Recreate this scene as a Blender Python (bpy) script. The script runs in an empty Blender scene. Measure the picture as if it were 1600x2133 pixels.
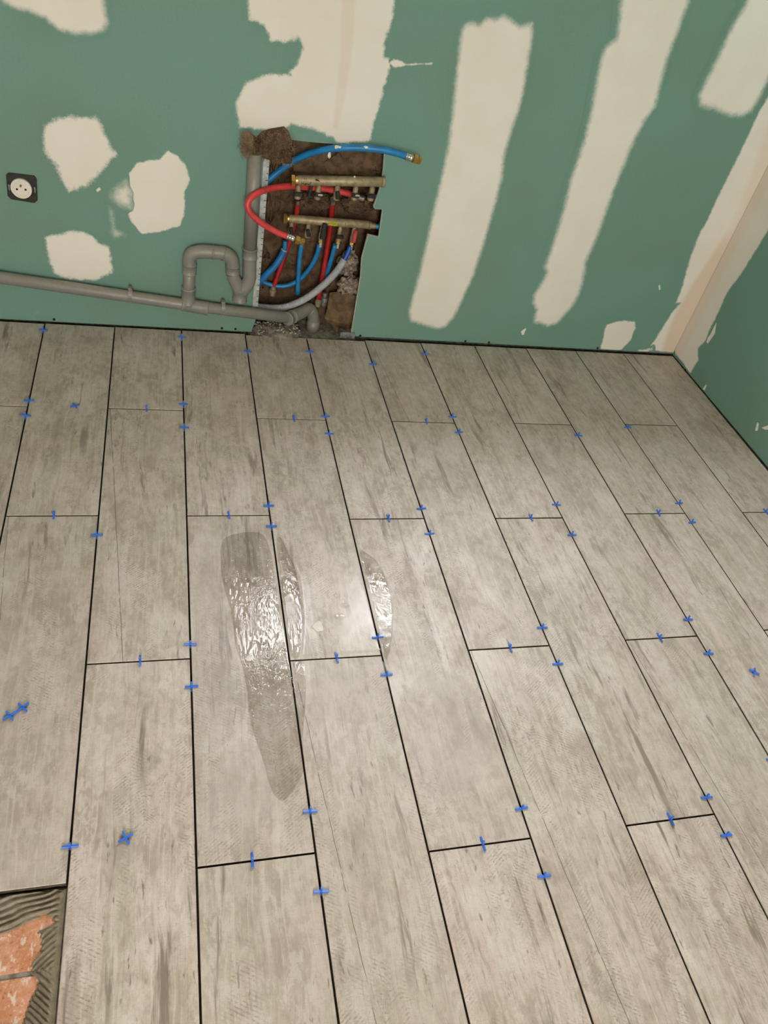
import bpy, bmesh, math, random
import numpy as np
from mathutils import Vector, Matrix, noise as mnoise
from mathutils.geometry import tessellate_polygon

random.seed(7); rng = np.random.default_rng(7)
C = bpy.context.scene.collection
scene = bpy.context.scene

# ------------------------------------------------------------------ measured layout (metres)
# world: x along the back wall, y = 0 on the face of the back wall (room at y < 0), z up, floor at 0
CAM_LOC = (0.5402, -2.2237, 1.3342)
CAM_ROWS = [(0.96139, -0.205944, 0.182525), (-0.011681, -0.693217, -0.720634), (0.27494, 0.690678, -0.668858)]
FLOOR_ROT = -0.008899
FLOOR_LOC = (-0.0059, -0.6598, 0.0)
YB = 0.6598
YS = 0.0089
JOINTS = {0: [0.2336], 1: [-0.1822, -1.0225], 2: [0.2368, -0.6026], 3: [-0.1853, -1.023], 4: [0.2102, -0.6219], 5: [-0.2015, -1.0456], 6: [0.2134, -0.6215], 7: [-0.2031, -1.0455], 8: [0.2204, -0.618], 9: [-0.1888], 10: [0.2316], 11: [-0.1862]}
LONG_SPACERS = [(1, 0.6139), (1, 0.2579), (1, 0.1923), (2, -0.2486), (2, -0.9637), (3, 0.6157), (3, 0.2624), (3, 0.1574), (3, -0.5688), (3, -0.6713), (4, 0.5519), (4, -0.1531), (4, -0.2265), (4, -0.9496), (4, -1.0884), (5, 0.5705), (5, 0.2253), (5, 0.1442), (5, -0.5747), (5, -0.6728), (6, 0.5147), (6, -0.166), (6, -0.2583), (6, -0.9897), (6, -1.1153), (7, 0.595), (7, 0.2412), (7, 0.1652), (7, -0.5711), (7, -0.6739), (8, -0.1528), (8, -0.2709), (8, -1.0121), (8, -1.0896), (9, 0.1629), (9, -0.5689), (9, -0.672), (9, -0.9486), (10, 0.2123), (10, -0.1483), (10, -0.2285)]
CROSS_SPACERS = [(1, -0.1822, 0.303), (2, -0.6026, 0.502), (2, 0.2368, 0.5005), (3, -1.023, 0.6916), (3, -0.1853, 0.7), (4, -0.6219, 0.9003), (4, 0.2102, 0.9056), (5, -1.0456, 1.1036), (5, -0.2015, 1.1023), (6, -0.6215, 1.3012), (6, 0.2134, 1.309), (7, -1.0455, 1.4979), (7, -0.2031, 1.5035), (8, -0.618, 1.6933), (9, -0.1888, 1.91), (11, -0.1862, 2.2827)]
FLAT_SPACERS = [(0.3162, 0.2405, 0.5), (0.2969, -0.6936, 0.75), (0.2771, -0.709, 0.6), (0.4867, -0.9607, 0.45), (1.8925, -0.7321, 0.9)]
HOLE = [(0.8199, -0.0099), (0.8307, 0.0473), (0.8214, 0.0931), (0.8214, 0.5478), (0.8227, 0.5966), (0.8466, 0.6095), (0.8941, 0.61), (0.957, 0.6109), (1.0138, 0.6136), (1.0459, 0.6199), (1.1525, 0.6178), (1.1576, 0.6025), (1.1632, 0.5538), (1.1619, 0.4988), (1.1532, 0.4492), (1.1586, 0.4439), (1.1818, 0.4447), (1.1846, 0.3975), (1.1864, 0.3559), (1.1508, 0.361), (1.1502, 0.3471), (1.1441, 0.2839), (1.1509, 0.2211), (1.1521, 0.0858), (1.1527, 0.0152)]
STUD = [(0.843, 0.548), (0.8352, 0.1011), (0.8208, 0.0969), (0.8221, 0.5471)]
PATCHES = [([(0.1958, 0.9122), (0.1892, 0.8469), (0.2001, 0.8343), (0.2195, 0.8275), (0.2499, 0.8247), (0.2852, 0.8151), (0.3097, 0.7963), (0.3467, 0.7924), (0.3849, 0.7978), (0.4127, 0.8083), (0.4223, 0.8248), (0.4169, 0.8805), (0.4051, 0.9445)], 0.012), ([(0.2603, 0.574), (0.2906, 0.5939), (0.3255, 0.6016), (0.3836, 0.6075), (0.3993, 0.5788), (0.4149, 0.5385), (0.4285, 0.5216), (0.4131, 0.5043), (0.3967, 0.4805), (0.3539, 0.4311), (0.3034, 0.4076), (0.2848, 0.4367), (0.2764, 0.4736), (0.2528, 0.5018), (0.2493, 0.5345)], 0.008), ([(0.5616, 0.5441), (0.5866, 0.5331), (0.6089, 0.5101), (0.6203, 0.4722), (0.6064, 0.4375), (0.6056, 0.3757), (0.5939, 0.3392), (0.5471, 0.3192), (0.4873, 0.3044), (0.4591, 0.3407), (0.4505, 0.3675), (0.4609, 0.389), (0.44, 0.4204), (0.4507, 0.4543), (0.4641, 0.4783), (0.4803, 0.5023), (0.5178, 0.516), (0.5396, 0.5184)], 0.003), ([(0.4047, 0.4035), (0.4218, 0.4317), (0.454, 0.4579), (0.4716, 0.4236), (0.4666, 0.3691), (0.4319, 0.3793)], 0.02), ([(0.4033, 0.3765), (0.4121, 0.3638), (0.4161, 0.3156), (0.4412, 0.2966), (0.4082, 0.285)], 0.02), ([(0.228, 0.2737), (0.2678, 0.2844), (0.2939, 0.2959), (0.3319, 0.2973), (0.3534, 0.2851), (0.3684, 0.2686), (0.3969, 0.2566), (0.403, 0.1827), (0.3543, 0.1497), (0.2814, 0.1487), (0.2436, 0.1624), (0.2314, 0.2023)], 0.005), ([(0.7436, 1.0062), (0.7526, 0.9), (0.7574, 0.8803), (0.7934, 0.8729), (0.814, 0.8409), (0.8563, 0.8435), (0.8818, 0.8578), (0.8965, 0.8361), (0.8835, 0.7956), (0.8667, 0.7765), (0.871, 0.7714), (0.8142, 0.765), (0.7604, 0.7399), (0.7382, 0.6968), (0.7363, 0.6612), (0.7484, 0.6264), (0.8253, 0.6294), (0.8768, 0.638), (0.8819, 0.6522), (0.942, 0.6458), (0.9977, 0.6309), (1.0175, 0.6166), (1.0432, 0.6196), (1.0602, 0.6254), (1.1079, 0.6309), (1.1092, 0.6631), (1.1182, 0.7265), (1.1259, 0.7932), (1.1295, 0.8227), (1.1376, 0.8352), (1.1098, 0.8429), (1.1036, 0.8755), (1.1142, 0.9206), (1.1127, 0.9731), (1.1046, 1.0622)], 0.006), ([(1.3057, 0.9314), (1.3086, 0.9455), (1.3298, 0.954), (1.3475, 0.951), (1.3657, 0.97), (1.3896, 0.9696), (1.4098, 0.9818), (1.4402, 0.9725), (1.4602, 0.9643), (1.4914, 0.9754), (1.5011, 0.9532), (1.5114, 0.8854), (1.5183, 0.8322), (1.5224, 0.764), (1.5185, 0.7183), (1.5173, 0.6375), (1.5288, 0.5757), (1.5307, 0.5178), (1.5315, 0.4347), (1.5301, 0.3555), (1.525, 0.2554), (1.5087, 0.1582), (1.4972, 0.103), (1.4763, 0.0646), (1.4479, 0.0553), (1.3927, 0.0686), (1.3474, 0.0795), (1.3346, 0.1194), (1.3376, 0.1637), (1.3415, 0.2577), (1.3415, 0.3627), (1.3399, 0.4691), (1.3414, 0.5416), (1.3406, 0.5904), (1.3401, 0.6512), (1.3314, 0.7279), (1.3185, 0.8183), (1.3078, 0.8981)], 0.009), ([(1.7024, 1.1447), (1.728, 1.0471), (1.7481, 0.9763), (1.7246, 0.9526), (1.7211, 0.9255), (1.7307, 0.8659), (1.742, 0.8105), (1.7499, 0.7525), (1.754, 0.7126), (1.7558, 0.6573), (1.7538, 0.5997), (1.7639, 0.5187), (1.7676, 0.4411), (1.7701, 0.3515), (1.7678, 0.309), (1.7839, 0.2888), (1.7758, 0.2488), (1.7646, 0.2034), (1.7711, 0.1765), (1.7921, 0.1503), (1.799, 0.1037), (1.828, 0.1008), (1.8553, 0.09), (1.8878, 0.1045), (1.9203, 0.1684), (1.9301, 0.2153), (1.9238, 0.2779), (1.9089, 0.3377), (1.9138, 0.4138), (1.9145, 0.4547), (1.9115, 0.5641), (1.912, 0.6313), (1.9144, 0.7103), (1.9235, 0.7801), (1.9412, 0.8288), (1.9298, 0.8854), (1.9206, 0.9524), (1.9206, 1.0295), (1.919, 1.0916), (1.9111, 1.1769)], 0.012), ([(2.0961, 1.1731), (2.093, 1.1002), (2.0812, 1.0522), (2.0787, 0.986), (2.0717, 0.9102), (2.0696, 0.8711), (2.0892, 0.8472), (2.1322, 0.8459), (2.1984, 0.8351), (2.2405, 0.8375), (2.2648, 0.8555), (2.2701, 0.8899), (2.272, 0.9426), (2.2792, 1.038), (2.2754, 1.144), (2.2702, 1.1995)], 0.013), ([(2.0874, 0.1123), (2.1168, 0.1239), (2.1484, 0.1308), (2.1942, 0.1288), (2.2072, 0.1049), (2.2102, 0.0494), (2.1912, 0.0122), (2.1679, -0.0047), (2.1115, -0.0035), (2.1019, 0.0074), (2.0947, 0.053), (2.086, 0.0925)], 0.004), ([(2.2554, -0.0043), (2.262, 0.015), (2.3099, 0.0239), (2.3203, 0.0349), (2.325, 0.0142), (2.2961, -0.0021)], 0.004), ([(1.7708, 0.0489), (1.7615, 0.063), (1.7754, 0.0773), (1.7791, 0.0718), (1.7773, 0.0493)], 0.003), ([(2.2217, 0.2736), (2.2275, 0.2777), (2.2377, 0.2609), (2.2333, 0.2578)], 0.003), ([(1.125, 0.8324), (1.136, 0.8436), (1.1597, 0.8411), (1.1707, 0.8362), (1.2422, 0.8481), (1.2415, 0.8451), (1.1714, 0.8329), (1.1433, 0.8234)], 0.006), ([(0.3716, 0.4199), (0.3813, 0.4274), (0.3852, 0.4213), (0.3743, 0.4136)], 0.004)]
CORNER_BACK = [(2.2963, 1.25), (2.2963, 0.9587), (2.2986, 0.9001), (2.2932, 0.8522), (2.2948, 0.7611), (2.2923, 0.6723), (2.2902, 0.5949), (2.2925, 0.5146), (2.2866, 0.4641), (2.2939, 0.3961), (2.3039, 0.3437), (2.3195, 0.2717), (2.3243, 0.2134), (2.3438, 0.2147), (2.3276, 0.1768), (2.3163, 0.0964), (2.3105, 0.0551), (2.305, 0.0341), (2.3352, 0.0147), (2.3701, 0.0081), (2.4147, 0.0147), (2.4178, 0.02), (2.4178, 1.25)]
CORNER_RIGHT = [(-0.1485, 1.25), (-0.1485, 0.6388), (-0.1423, 0.5579), (-0.1358, 0.473), (-0.1282, 0.4009), (-0.1097, 0.3199), (-0.1176, 0.2503), (-0.1198, 0.1848), (-0.127, 0.1401), (-0.1113, 0.1002), (-0.1411, 0.0683), (-0.1378, 0.0037), (-0.0727, 0.0132), (-0.0256, 0.0122), (-0.0002, 0.03), (-0.0002, 1.25)]
RIGHT_NICKS = [[(-0.2339, 0.0069), (-0.236, 0.0272), (-0.2416, 0.0249), (-0.2432, 0.0083)], [(-0.5378, 0.0564), (-0.5284, 0.079), (-0.5356, 0.0806), (-0.5457, 0.0606)], [(-0.5551, 0.0798), (-0.5714, 0.1003), (-0.5874, 0.1011), (-0.5717, 0.0849)], [(-0.127, 0.1401), (-0.1344, 0.1692), (-0.1326, 0.2164), (-0.151, 0.1842), (-0.1439, 0.1407)]]
CORNER_TAPE = [(2.4053, 0.7883), (2.3387, 0.5919), (2.3675, 0.2375), (2.3687, 0.0218), (2.4204, 0.0246), (2.4207, 0.3802), (2.423, 0.7016)]
TAPE_TOP = [(0.9665, 1.0408), (1.0083, 1.0473), (1.0258, 0.8648), (1.0248, 0.7389), (1.0151, 0.6519), (0.9951, 0.6496), (0.9908, 0.8268)]
SCREWS = [(0.2261, 0.0086), (0.7257, 0.0005), (0.7688, -0.0075), (1.1839, 0.0078), (1.5651, 0.001), (1.6544, -0.0038), (2.0897, 0.0078)]
SCREWS_RIGHT = [(-0.1051, 0.0007)]
OUTLET = [(0.1835, 0.4056), (0.1726, 0.4032), (0.1939, 0.4041), (0.1834, 0.4145)]
OUTLET_BOX = [(0.1568, 0.4433), (0.15, 0.4374), (0.1465, 0.3818), (0.1537, 0.3728), (0.2113, 0.3683), (0.2203, 0.3766), (0.2244, 0.4341), (0.2186, 0.442)]
DRAIN_MAIN = [(0.0273, -0.029, 0.1617), (0.6337, -0.029, 0.1017), (0.9287, -0.029, 0.0802)]
DRAIN_ELBOW = [(0.935, -0.029, 0.0797), (0.9719, 0.012, 0.0749), (1.005, 0.045, 0.0749), (1.0227, 0.052, 0.0561), (1.0301, 0.052, 0.0223)]
DRAIN_DOWN = [(1.0301, 0.052, 0.0223), (1.0312, 0.052, -0.0405)]
LOOP = [(0.619, -0.029, 0.1072), (0.6192, -0.029, 0.1619), (0.6213, -0.029, 0.2345), (0.621, -0.029, 0.2537), (0.6266, -0.029, 0.2684), (0.6381, -0.029, 0.2757), (0.6569, -0.029, 0.2799), (0.6861, -0.029, 0.2808), (0.7186, -0.029, 0.2795), (0.7321, -0.029, 0.2742), (0.7424, -0.029, 0.2638), (0.7464, -0.029, 0.2447), (0.7474, -0.029, 0.2185), (0.7522, -0.029, 0.2022), (0.7624, -0.029, 0.1828), (0.7714, -0.029, 0.1595)]
STACK = [(0.7822, -0.029, 0.5549), (0.7926, -0.029, 0.3565), (0.7942, -0.029, 0.3003), (0.797, -0.029, 0.2291), (0.7975, -0.029, 0.2024), (0.7903, -0.029, 0.1798), (0.7755, -0.029, 0.1581)]
STACK_TOP = (0.7897, -0.029, 0.5743)
PLUG = [(0.7748, -0.029, 0.1701), (0.7731, -0.029, 0.1284)]
CLIPS = [(0.723, -0.029, 0.1021), (0.45, -0.029, 0.1273)]
T_JOINT = [(0.5987, -0.029, 0.1065), (0.6783, -0.029, 0.0955)]
MAN_TOP = [(0.9049, -0.016, 0.508), (1.164, -0.016, 0.5311)]
MAN_TOP_VALVES = [(0.9207, -0.016, 0.4948), (0.9785, -0.016, 0.499), (1.0333, -0.016, 0.5036), (1.0867, -0.016, 0.5085), (1.1353, -0.016, 0.5117)]
MAN_LOW = [(0.9006, 0.035, 0.3748), (1.1574, 0.035, 0.3786)]
MAN_LOW_VALVES = [(0.9195, 0.035, 0.3688), (0.9709, 0.035, 0.3678), (1.0148, 0.035, 0.3669), (1.0696, 0.035, 0.3672), (1.1133, 0.035, 0.3673)]
MAN_LOW_UNION = [(1.1576, 0.035, 0.3775), (1.1779, 0.035, 0.3766), (1.2042, 0.035, 0.3766)]
BLUE_TOP = [(0.8251, 0.05, 0.4494), (0.8414, 0.05, 0.4747), (0.8748, 0.05, 0.5088), (0.9067, 0.04, 0.5408), (0.9439, 0.02, 0.5721), (0.9804, -0.005, 0.5954), (1.0178, -0.025, 0.6118), (1.0576, -0.035, 0.6209), (1.105, -0.045, 0.6278), (1.1547, -0.05, 0.6285), (1.2054, -0.052, 0.6216)]
BLUE_TOP_END = [(1.2054, -0.052, 0.6216), (1.2267, -0.052, 0.6178), (1.2502, -0.052, 0.6135)]
RED_LOOP = [(1.1066, 0.03, 0.4629), (1.0747, 0.03, 0.4695), (1.0397, 0.03, 0.4733), (1.0012, 0.028, 0.4765), (0.9553, 0.022, 0.4778), (0.9167, 0.012, 0.4817), (0.8777, -0.008, 0.4842), (0.8438, -0.025, 0.4825), (0.8091, -0.055, 0.4819), (0.7842, -0.07, 0.4707), (0.7732, -0.078, 0.4535), (0.7786, -0.082, 0.4355), (0.7974, -0.082, 0.4164), (0.8274, -0.08, 0.3964), (0.8611, -0.08, 0.3809), (0.8929, -0.08, 0.3709)]
RED_LOOP_END = [(0.8917, -0.08, 0.3716), (0.9144, -0.08, 0.3649), (0.9421, -0.08, 0.3585)]
RED_LOOP_START = [(1.1265, 0.03, 0.4597), (1.1045, 0.03, 0.4635)]
RED_A = [(0.9281, 0.02, 0.437), (0.9327, 0.045, 0.3889), (0.9285, 0.06, 0.3188), (0.916, 0.065, 0.254), (0.9046, 0.065, 0.2066), (0.8945, 0.065, 0.1626), (0.8882, 0.065, 0.1335)]
RED_A_END = [(0.8879, 0.065, 0.1366), (0.8856, 0.065, 0.102)]
RED_B = [(1.0323, 0.02, 0.4475), (1.0407, 0.055, 0.3951), (1.0451, 0.062, 0.3488), (1.0451, 0.065, 0.2943), (1.0437, 0.065, 0.2352), (1.0419, 0.065, 0.1741), (1.0395, 0.065, 0.1017)]
RED_B_END = [(1.0395, 0.065, 0.1086), (1.0388, 0.065, 0.0738)]
STEEL_FIT = [(1.0572, 0.06, 0.1286), (1.058, 0.06, 0.078)]
BLUE_A = [(0.908, 0.05, 0.2974), (0.908, 0.05, 0.2688), (0.8991, 0.048, 0.2442), (0.8818, 0.045, 0.2149), (0.8603, 0.045, 0.1876), (0.8413, 0.05, 0.1577), (0.8263, 0.06, 0.1294)]
BLUE_B = [(0.958, 0.042, 0.2955), (0.9572, 0.042, 0.2562), (0.9588, 0.042, 0.2056), (0.9643, 0.045, 0.1246)]
BLUE_C = [(1.0124, 0.035, 0.3036), (1.0103, 0.04, 0.27), (0.9976, 0.05, 0.2218), (0.9716, 0.058, 0.1745), (0.9383, 0.062, 0.1464), (0.9028, 0.065, 0.1377), (0.8704, 0.068, 0.1416), (0.8417, 0.07, 0.1515)]
BLUE_D = [(1.0615, 0.035, 0.3059), (1.0595, 0.045, 0.2634), (1.0555, 0.058, 0.2095), (1.0536, 0.07, 0.1768)]
BLUE_E = [(1.111, 0.035, 0.3061), (1.1036, 0.03, 0.2829), (1.0938, 0.025, 0.2614)]
CONDUIT = [(1.0952, 0.025, 0.2657), (1.0824, 0.022, 0.2386), (1.0606, 0.02, 0.2034), (1.032, 0.018, 0.1695), (0.9952, 0.016, 0.1337), (0.9575, 0.018, 0.1062), (0.919, 0.022, 0.0868), (0.8799, 0.03, 0.0773), (0.8331, 0.045, 0.071)]
KRAFT_UP = [(0.9072, 0.08, 0.584), (1.0018, 0.08, 0.588), (1.0899, 0.075, 0.5929), (1.1772, 0.06, 0.5975), (1.1826, 0.06, 0.5293), (1.172, 0.07, 0.5131), (1.0866, 0.085, 0.5056), (1.0007, 0.09, 0.4945), (0.9176, 0.09, 0.4965)]
KRAFT_FOLD = [(1.037, 0.055, 0.5728), (1.0807, 0.06, 0.5146), (1.015, 0.05, 0.5114), (1.0, 0.07, 0.5347)]
PLUS = [(1.1451, 0.055, 0.5371), (1.1645, 0.055, 0.5366), (1.1509, 0.055, 0.5479), (1.1578, 0.055, 0.5267)]
KRAFT_LOW = [(1.0737, 0.06, 0.1252), (1.1083, 0.05, 0.1378), (1.1626, 0.04, 0.1335), (1.1626, 0.035, 0.0617), (1.1611, 0.03, -0.003), (1.1137, 0.035, -0.004), (1.0647, 0.04, 0.0429), (1.0716, 0.055, 0.0724)]
TUFT_BIG = (0.8428, -0.05, 0.6033)
TUFT_BIG_EXT = [(0.7909, 0.5974), (0.8884, 0.6085), (0.8388, 0.648), (0.8466, 0.5606)]
TUFT_OUTLINE = [(0.7945, 0.6085), (0.8085, 0.6248), (0.8314, 0.6339), (0.8646, 0.6434), (0.8794, 0.6315), (0.8913, 0.6066), (0.8954, 0.5837), (0.8957, 0.5504), (0.8772, 0.5484), (0.856, 0.5505), (0.8383, 0.553), (0.8104, 0.5556), (0.796, 0.5641), (0.7995, 0.5861)]
TUFT_SMALL = [(0.7904, -0.04, 0.5938), (0.7645, -0.045, 0.5975), (0.7391, -0.05, 0.5995)]
DUSTY = (1.1336, 0.05, 0.1667)
MIDWOOL = [(0.9916, 0.07, 0.4226), (1.1141, 0.06, 0.4274)]
PLASTER_DRIP = [(0.9953, -0.03, 0.5884), (1.0136, -0.035, 0.6041), (1.0076, -0.035, 0.6085), (1.087, -0.05, 0.6323)]
MARK_TOP = [(0.9253, -0.016, 0.5024), (0.965, -0.016, 0.5048)]
TRACK = [(1.1057, 0.011), (1.1529, 0.0138), (1.1568, -0.0104), (1.1065, -0.0098)]
FILMS = {'A': [(0.6799, -0.9271), (0.7605, -0.9133), (0.7816, -0.9776), (0.7816, -1.0823), (0.7843, -1.1924), (0.7872, -1.3054), (0.7913, -1.3754), (0.7883, -1.4923), (0.7867, -1.5318), (0.765, -1.5674), (0.7403, -1.5903), (0.7233, -1.5718), (0.7142, -1.5237), (0.7073, -1.4837), (0.6984, -1.4421), (0.6946, -1.3994), (0.6954, -1.3555), (0.6903, -1.3), (0.6803, -1.2363), (0.6786, -1.1593), (0.6663, -1.0765), (0.6642, -1.0037)], 'A2': [(0.5962, -1.2364), (0.6314, -1.2303), (0.6791, -1.2263), (0.6903, -1.3), (0.6954, -1.3555), (0.6891, -1.3989), (0.6652, -1.449), (0.6324, -1.4757), (0.594, -1.5007), (0.5928, -1.3898)], 'A3': [(0.6481, -0.8941), (0.6719, -0.9109), (0.6599, -1.0036), (0.6621, -1.0763), (0.6756, -1.1591), (0.6782, -1.2237), (0.6315, -1.2279), (0.5974, -1.2303), (0.6008, -1.101), (0.6225, -0.972)], 'B': [(0.8108, -0.9309), (0.8225, -0.9791), (0.8343, -1.0483), (0.8328, -1.1275), (0.8271, -1.1952), (0.8111, -1.277), (0.7931, -1.2744), (0.7931, -1.1797), (0.7957, -1.0539), (0.7986, -0.9466)], 'C': [(0.8561, -0.9158), (0.9049, -0.892), (0.9399, -0.9013), (0.9646, -0.9354), (0.9698, -1.0081), (0.9788, -1.0548), (0.9862, -1.1072), (0.9864, -1.192), (0.9858, -1.2649), (0.9848, -1.2801), (0.8269, -1.2806), (0.8146, -1.2809), (0.8302, -1.1954), (0.8361, -1.1277), (0.8378, -1.0559), (0.8272, -0.9871)], 'D': [(0.9979, -0.9854), (1.0248, -1.0023), (1.0406, -1.0422), (1.046, -1.1104), (1.0341, -1.195), (1.0162, -1.2606), (0.9938, -1.3035), (0.9941, -1.246), (0.9975, -1.165), (0.9992, -1.0708)], 'E': [(0.7961, -1.2989), (0.8164, -1.2981), (0.8137, -1.3546), (0.8003, -1.4311), (0.7892, -1.472), (0.7914, -1.3976)], 'F': [(0.8174, -1.3491), (0.8725, -1.3183), (0.9825, -1.3014), (0.9827, -1.3693), (0.9795, -1.4264), (0.9187, -1.4535), (0.8534, -1.4363), (0.8078, -1.4531)], 'G': [(1.0682, -1.3405), (1.1272, -1.3453), (1.1705, -1.3857), (1.172, -1.4675), (1.1638, -1.5322), (1.1357, -1.5809), (1.1025, -1.6069), (1.0452, -1.6194), (1.0036, -1.5953), (0.9944, -1.5142), (0.9945, -1.4279)], 'H': [(0.6455, -1.4771), (0.7117, -1.4842), (0.7158, -1.5429), (0.724, -1.581), (0.7119, -1.6153), (0.6621, -1.6091), (0.6101, -1.6614), (0.5947, -1.6512), (0.6056, -1.5846)]}
DROPS = [(0.8628, -1.2055, 0.013), (0.9178, -1.1209, 0.007), (0.9308, -1.1499, 0.0085), (0.9146, -1.1793, 0.01), (0.7058, -1.2774, 0.007)]
BARE = [(0.3095, -1.0821), (0.3338, -1.0766), (0.3556, -1.068), (0.3706, -1.0636), (0.3788, -1.0687), (0.3821, -1.0757), (0.3647, -1.081), (0.3599, -1.0842), (0.3664, -1.0979), (0.3667, -1.113), (0.3577, -1.1215), (0.3556, -1.1358), (0.3591, -1.1447), (0.3674, -1.1543), (0.3651, -1.1669), (0.358, -1.1785), (0.3528, -1.2047), (0.3211, -1.2018), (0.3049, -1.0853)]
BRICK_JOINT = [(0.3174, -1.1408), (0.3574, -1.1409)]
# ------------------------------------------------------------------ camera
cam_d = bpy.data.cameras.new('camera'); cam = bpy.data.objects.new('camera', cam_d); C.objects.link(cam)
rt, dn, fw = [Vector(r) for r in CAM_ROWS]
m = Matrix((rt, -dn, -fw)).transposed().to_4x4(); m.translation = Vector(CAM_LOC)
cam.matrix_world = m
cam_d.sensor_fit = 'HORIZONTAL'; cam_d.sensor_width = 36.0; cam_d.lens = 1602.0 / 1600.0 * 36.0
cam_d.clip_start = 0.05; cam_d.clip_end = 200
scene.camera = cam

# ------------------------------------------------------------------ sky, exposure
SKY = 34.0
XR = 2.418                    # face of the right wall
XL, YF, ZC = -1.7, -4.4, 2.5  # left wall, wall behind the camera, ceiling
WIN = [(0.92, 1.24, 1.27, 2.25), (1.37, 2.32, 1.27, 1.98), (-0.95, -0.62, 1.27, 2.00)]   # windows in the back wall: x0 x1 z0 z1
WFRONT = (0.05, 0.88, 0.78, 2.40)                               # unseen window behind the camera, sized for fill on the back wall
world = bpy.data.worlds.new('overcast_sky'); scene.world = world; world.use_nodes = True
wt = world.node_tree; wt.nodes.clear()
wo = wt.nodes.new('ShaderNodeOutputWorld'); wb = wt.nodes.new('ShaderNodeBackground')
tc = wt.nodes.new('ShaderNodeTexCoord'); sx = wt.nodes.new('ShaderNodeSeparateXYZ'); cr = wt.nodes.new('ShaderNodeValToRGB')
wt.links.new(tc.outputs['Generated'], sx.inputs[0]); wt.links.new(sx.outputs['Z'], cr.inputs[0])
mp = wt.nodes.new('ShaderNodeMapRange'); mp.inputs[1].default_value = -1; mp.inputs[2].default_value = 1
wt.links.new(sx.outputs['Z'], mp.inputs[0]); wt.links.new(mp.outputs[0], cr.inputs[0])
e = cr.color_ramp.elements
e[0].position = 0.47; e[0].color = (0.20, 0.20, 0.17, 1)
e[1].position = 0.53; e[1].color = (0.98, 0.99, 1.04, 1)
wt.links.new(cr.outputs[0], wb.inputs[0]); wb.inputs[1].default_value = SKY; wt.links.new(wb.outputs[0], wo.inputs[0])
def portal(name, loc, rot, w, h):
    l = bpy.data.lights.new(name, 'AREA'); l.shape = 'RECTANGLE'; l.size = w; l.size_y = h; l.cycles.is_portal = True
    o = bpy.data.objects.new(name, l); C.objects.link(o); o.location = loc; o.rotation_euler = rot
for i, (a, b, z0, z1) in enumerate(WIN):
    portal('window_portal', ((a+b)/2, 0.25, (z0+z1)/2), (-math.pi/2, 0, 0), b-a, z1-z0)
portal('window_portal', ((WFRONT[0]+WFRONT[1])/2, YF-0.12, (WFRONT[2]+WFRONT[3])/2), (math.pi/2, 0, 0), WFRONT[1]-WFRONT[0], WFRONT[3]-WFRONT[2])
vs = scene.view_settings; vs.view_transform = 'Standard'; vs.look = 'None'; vs.gamma = 1; vs.use_curve_mapping = False
vs.exposure = 0.24
scene.cycles.max_bounces = 9; scene.cycles.diffuse_bounces = 5; scene.cycles.glossy_bounces = 3; scene.cycles.use_adaptive_sampling = True; scene.cycles.adaptive_threshold = 0.03; scene.cycles.transparent_max_bounces = 16

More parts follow.
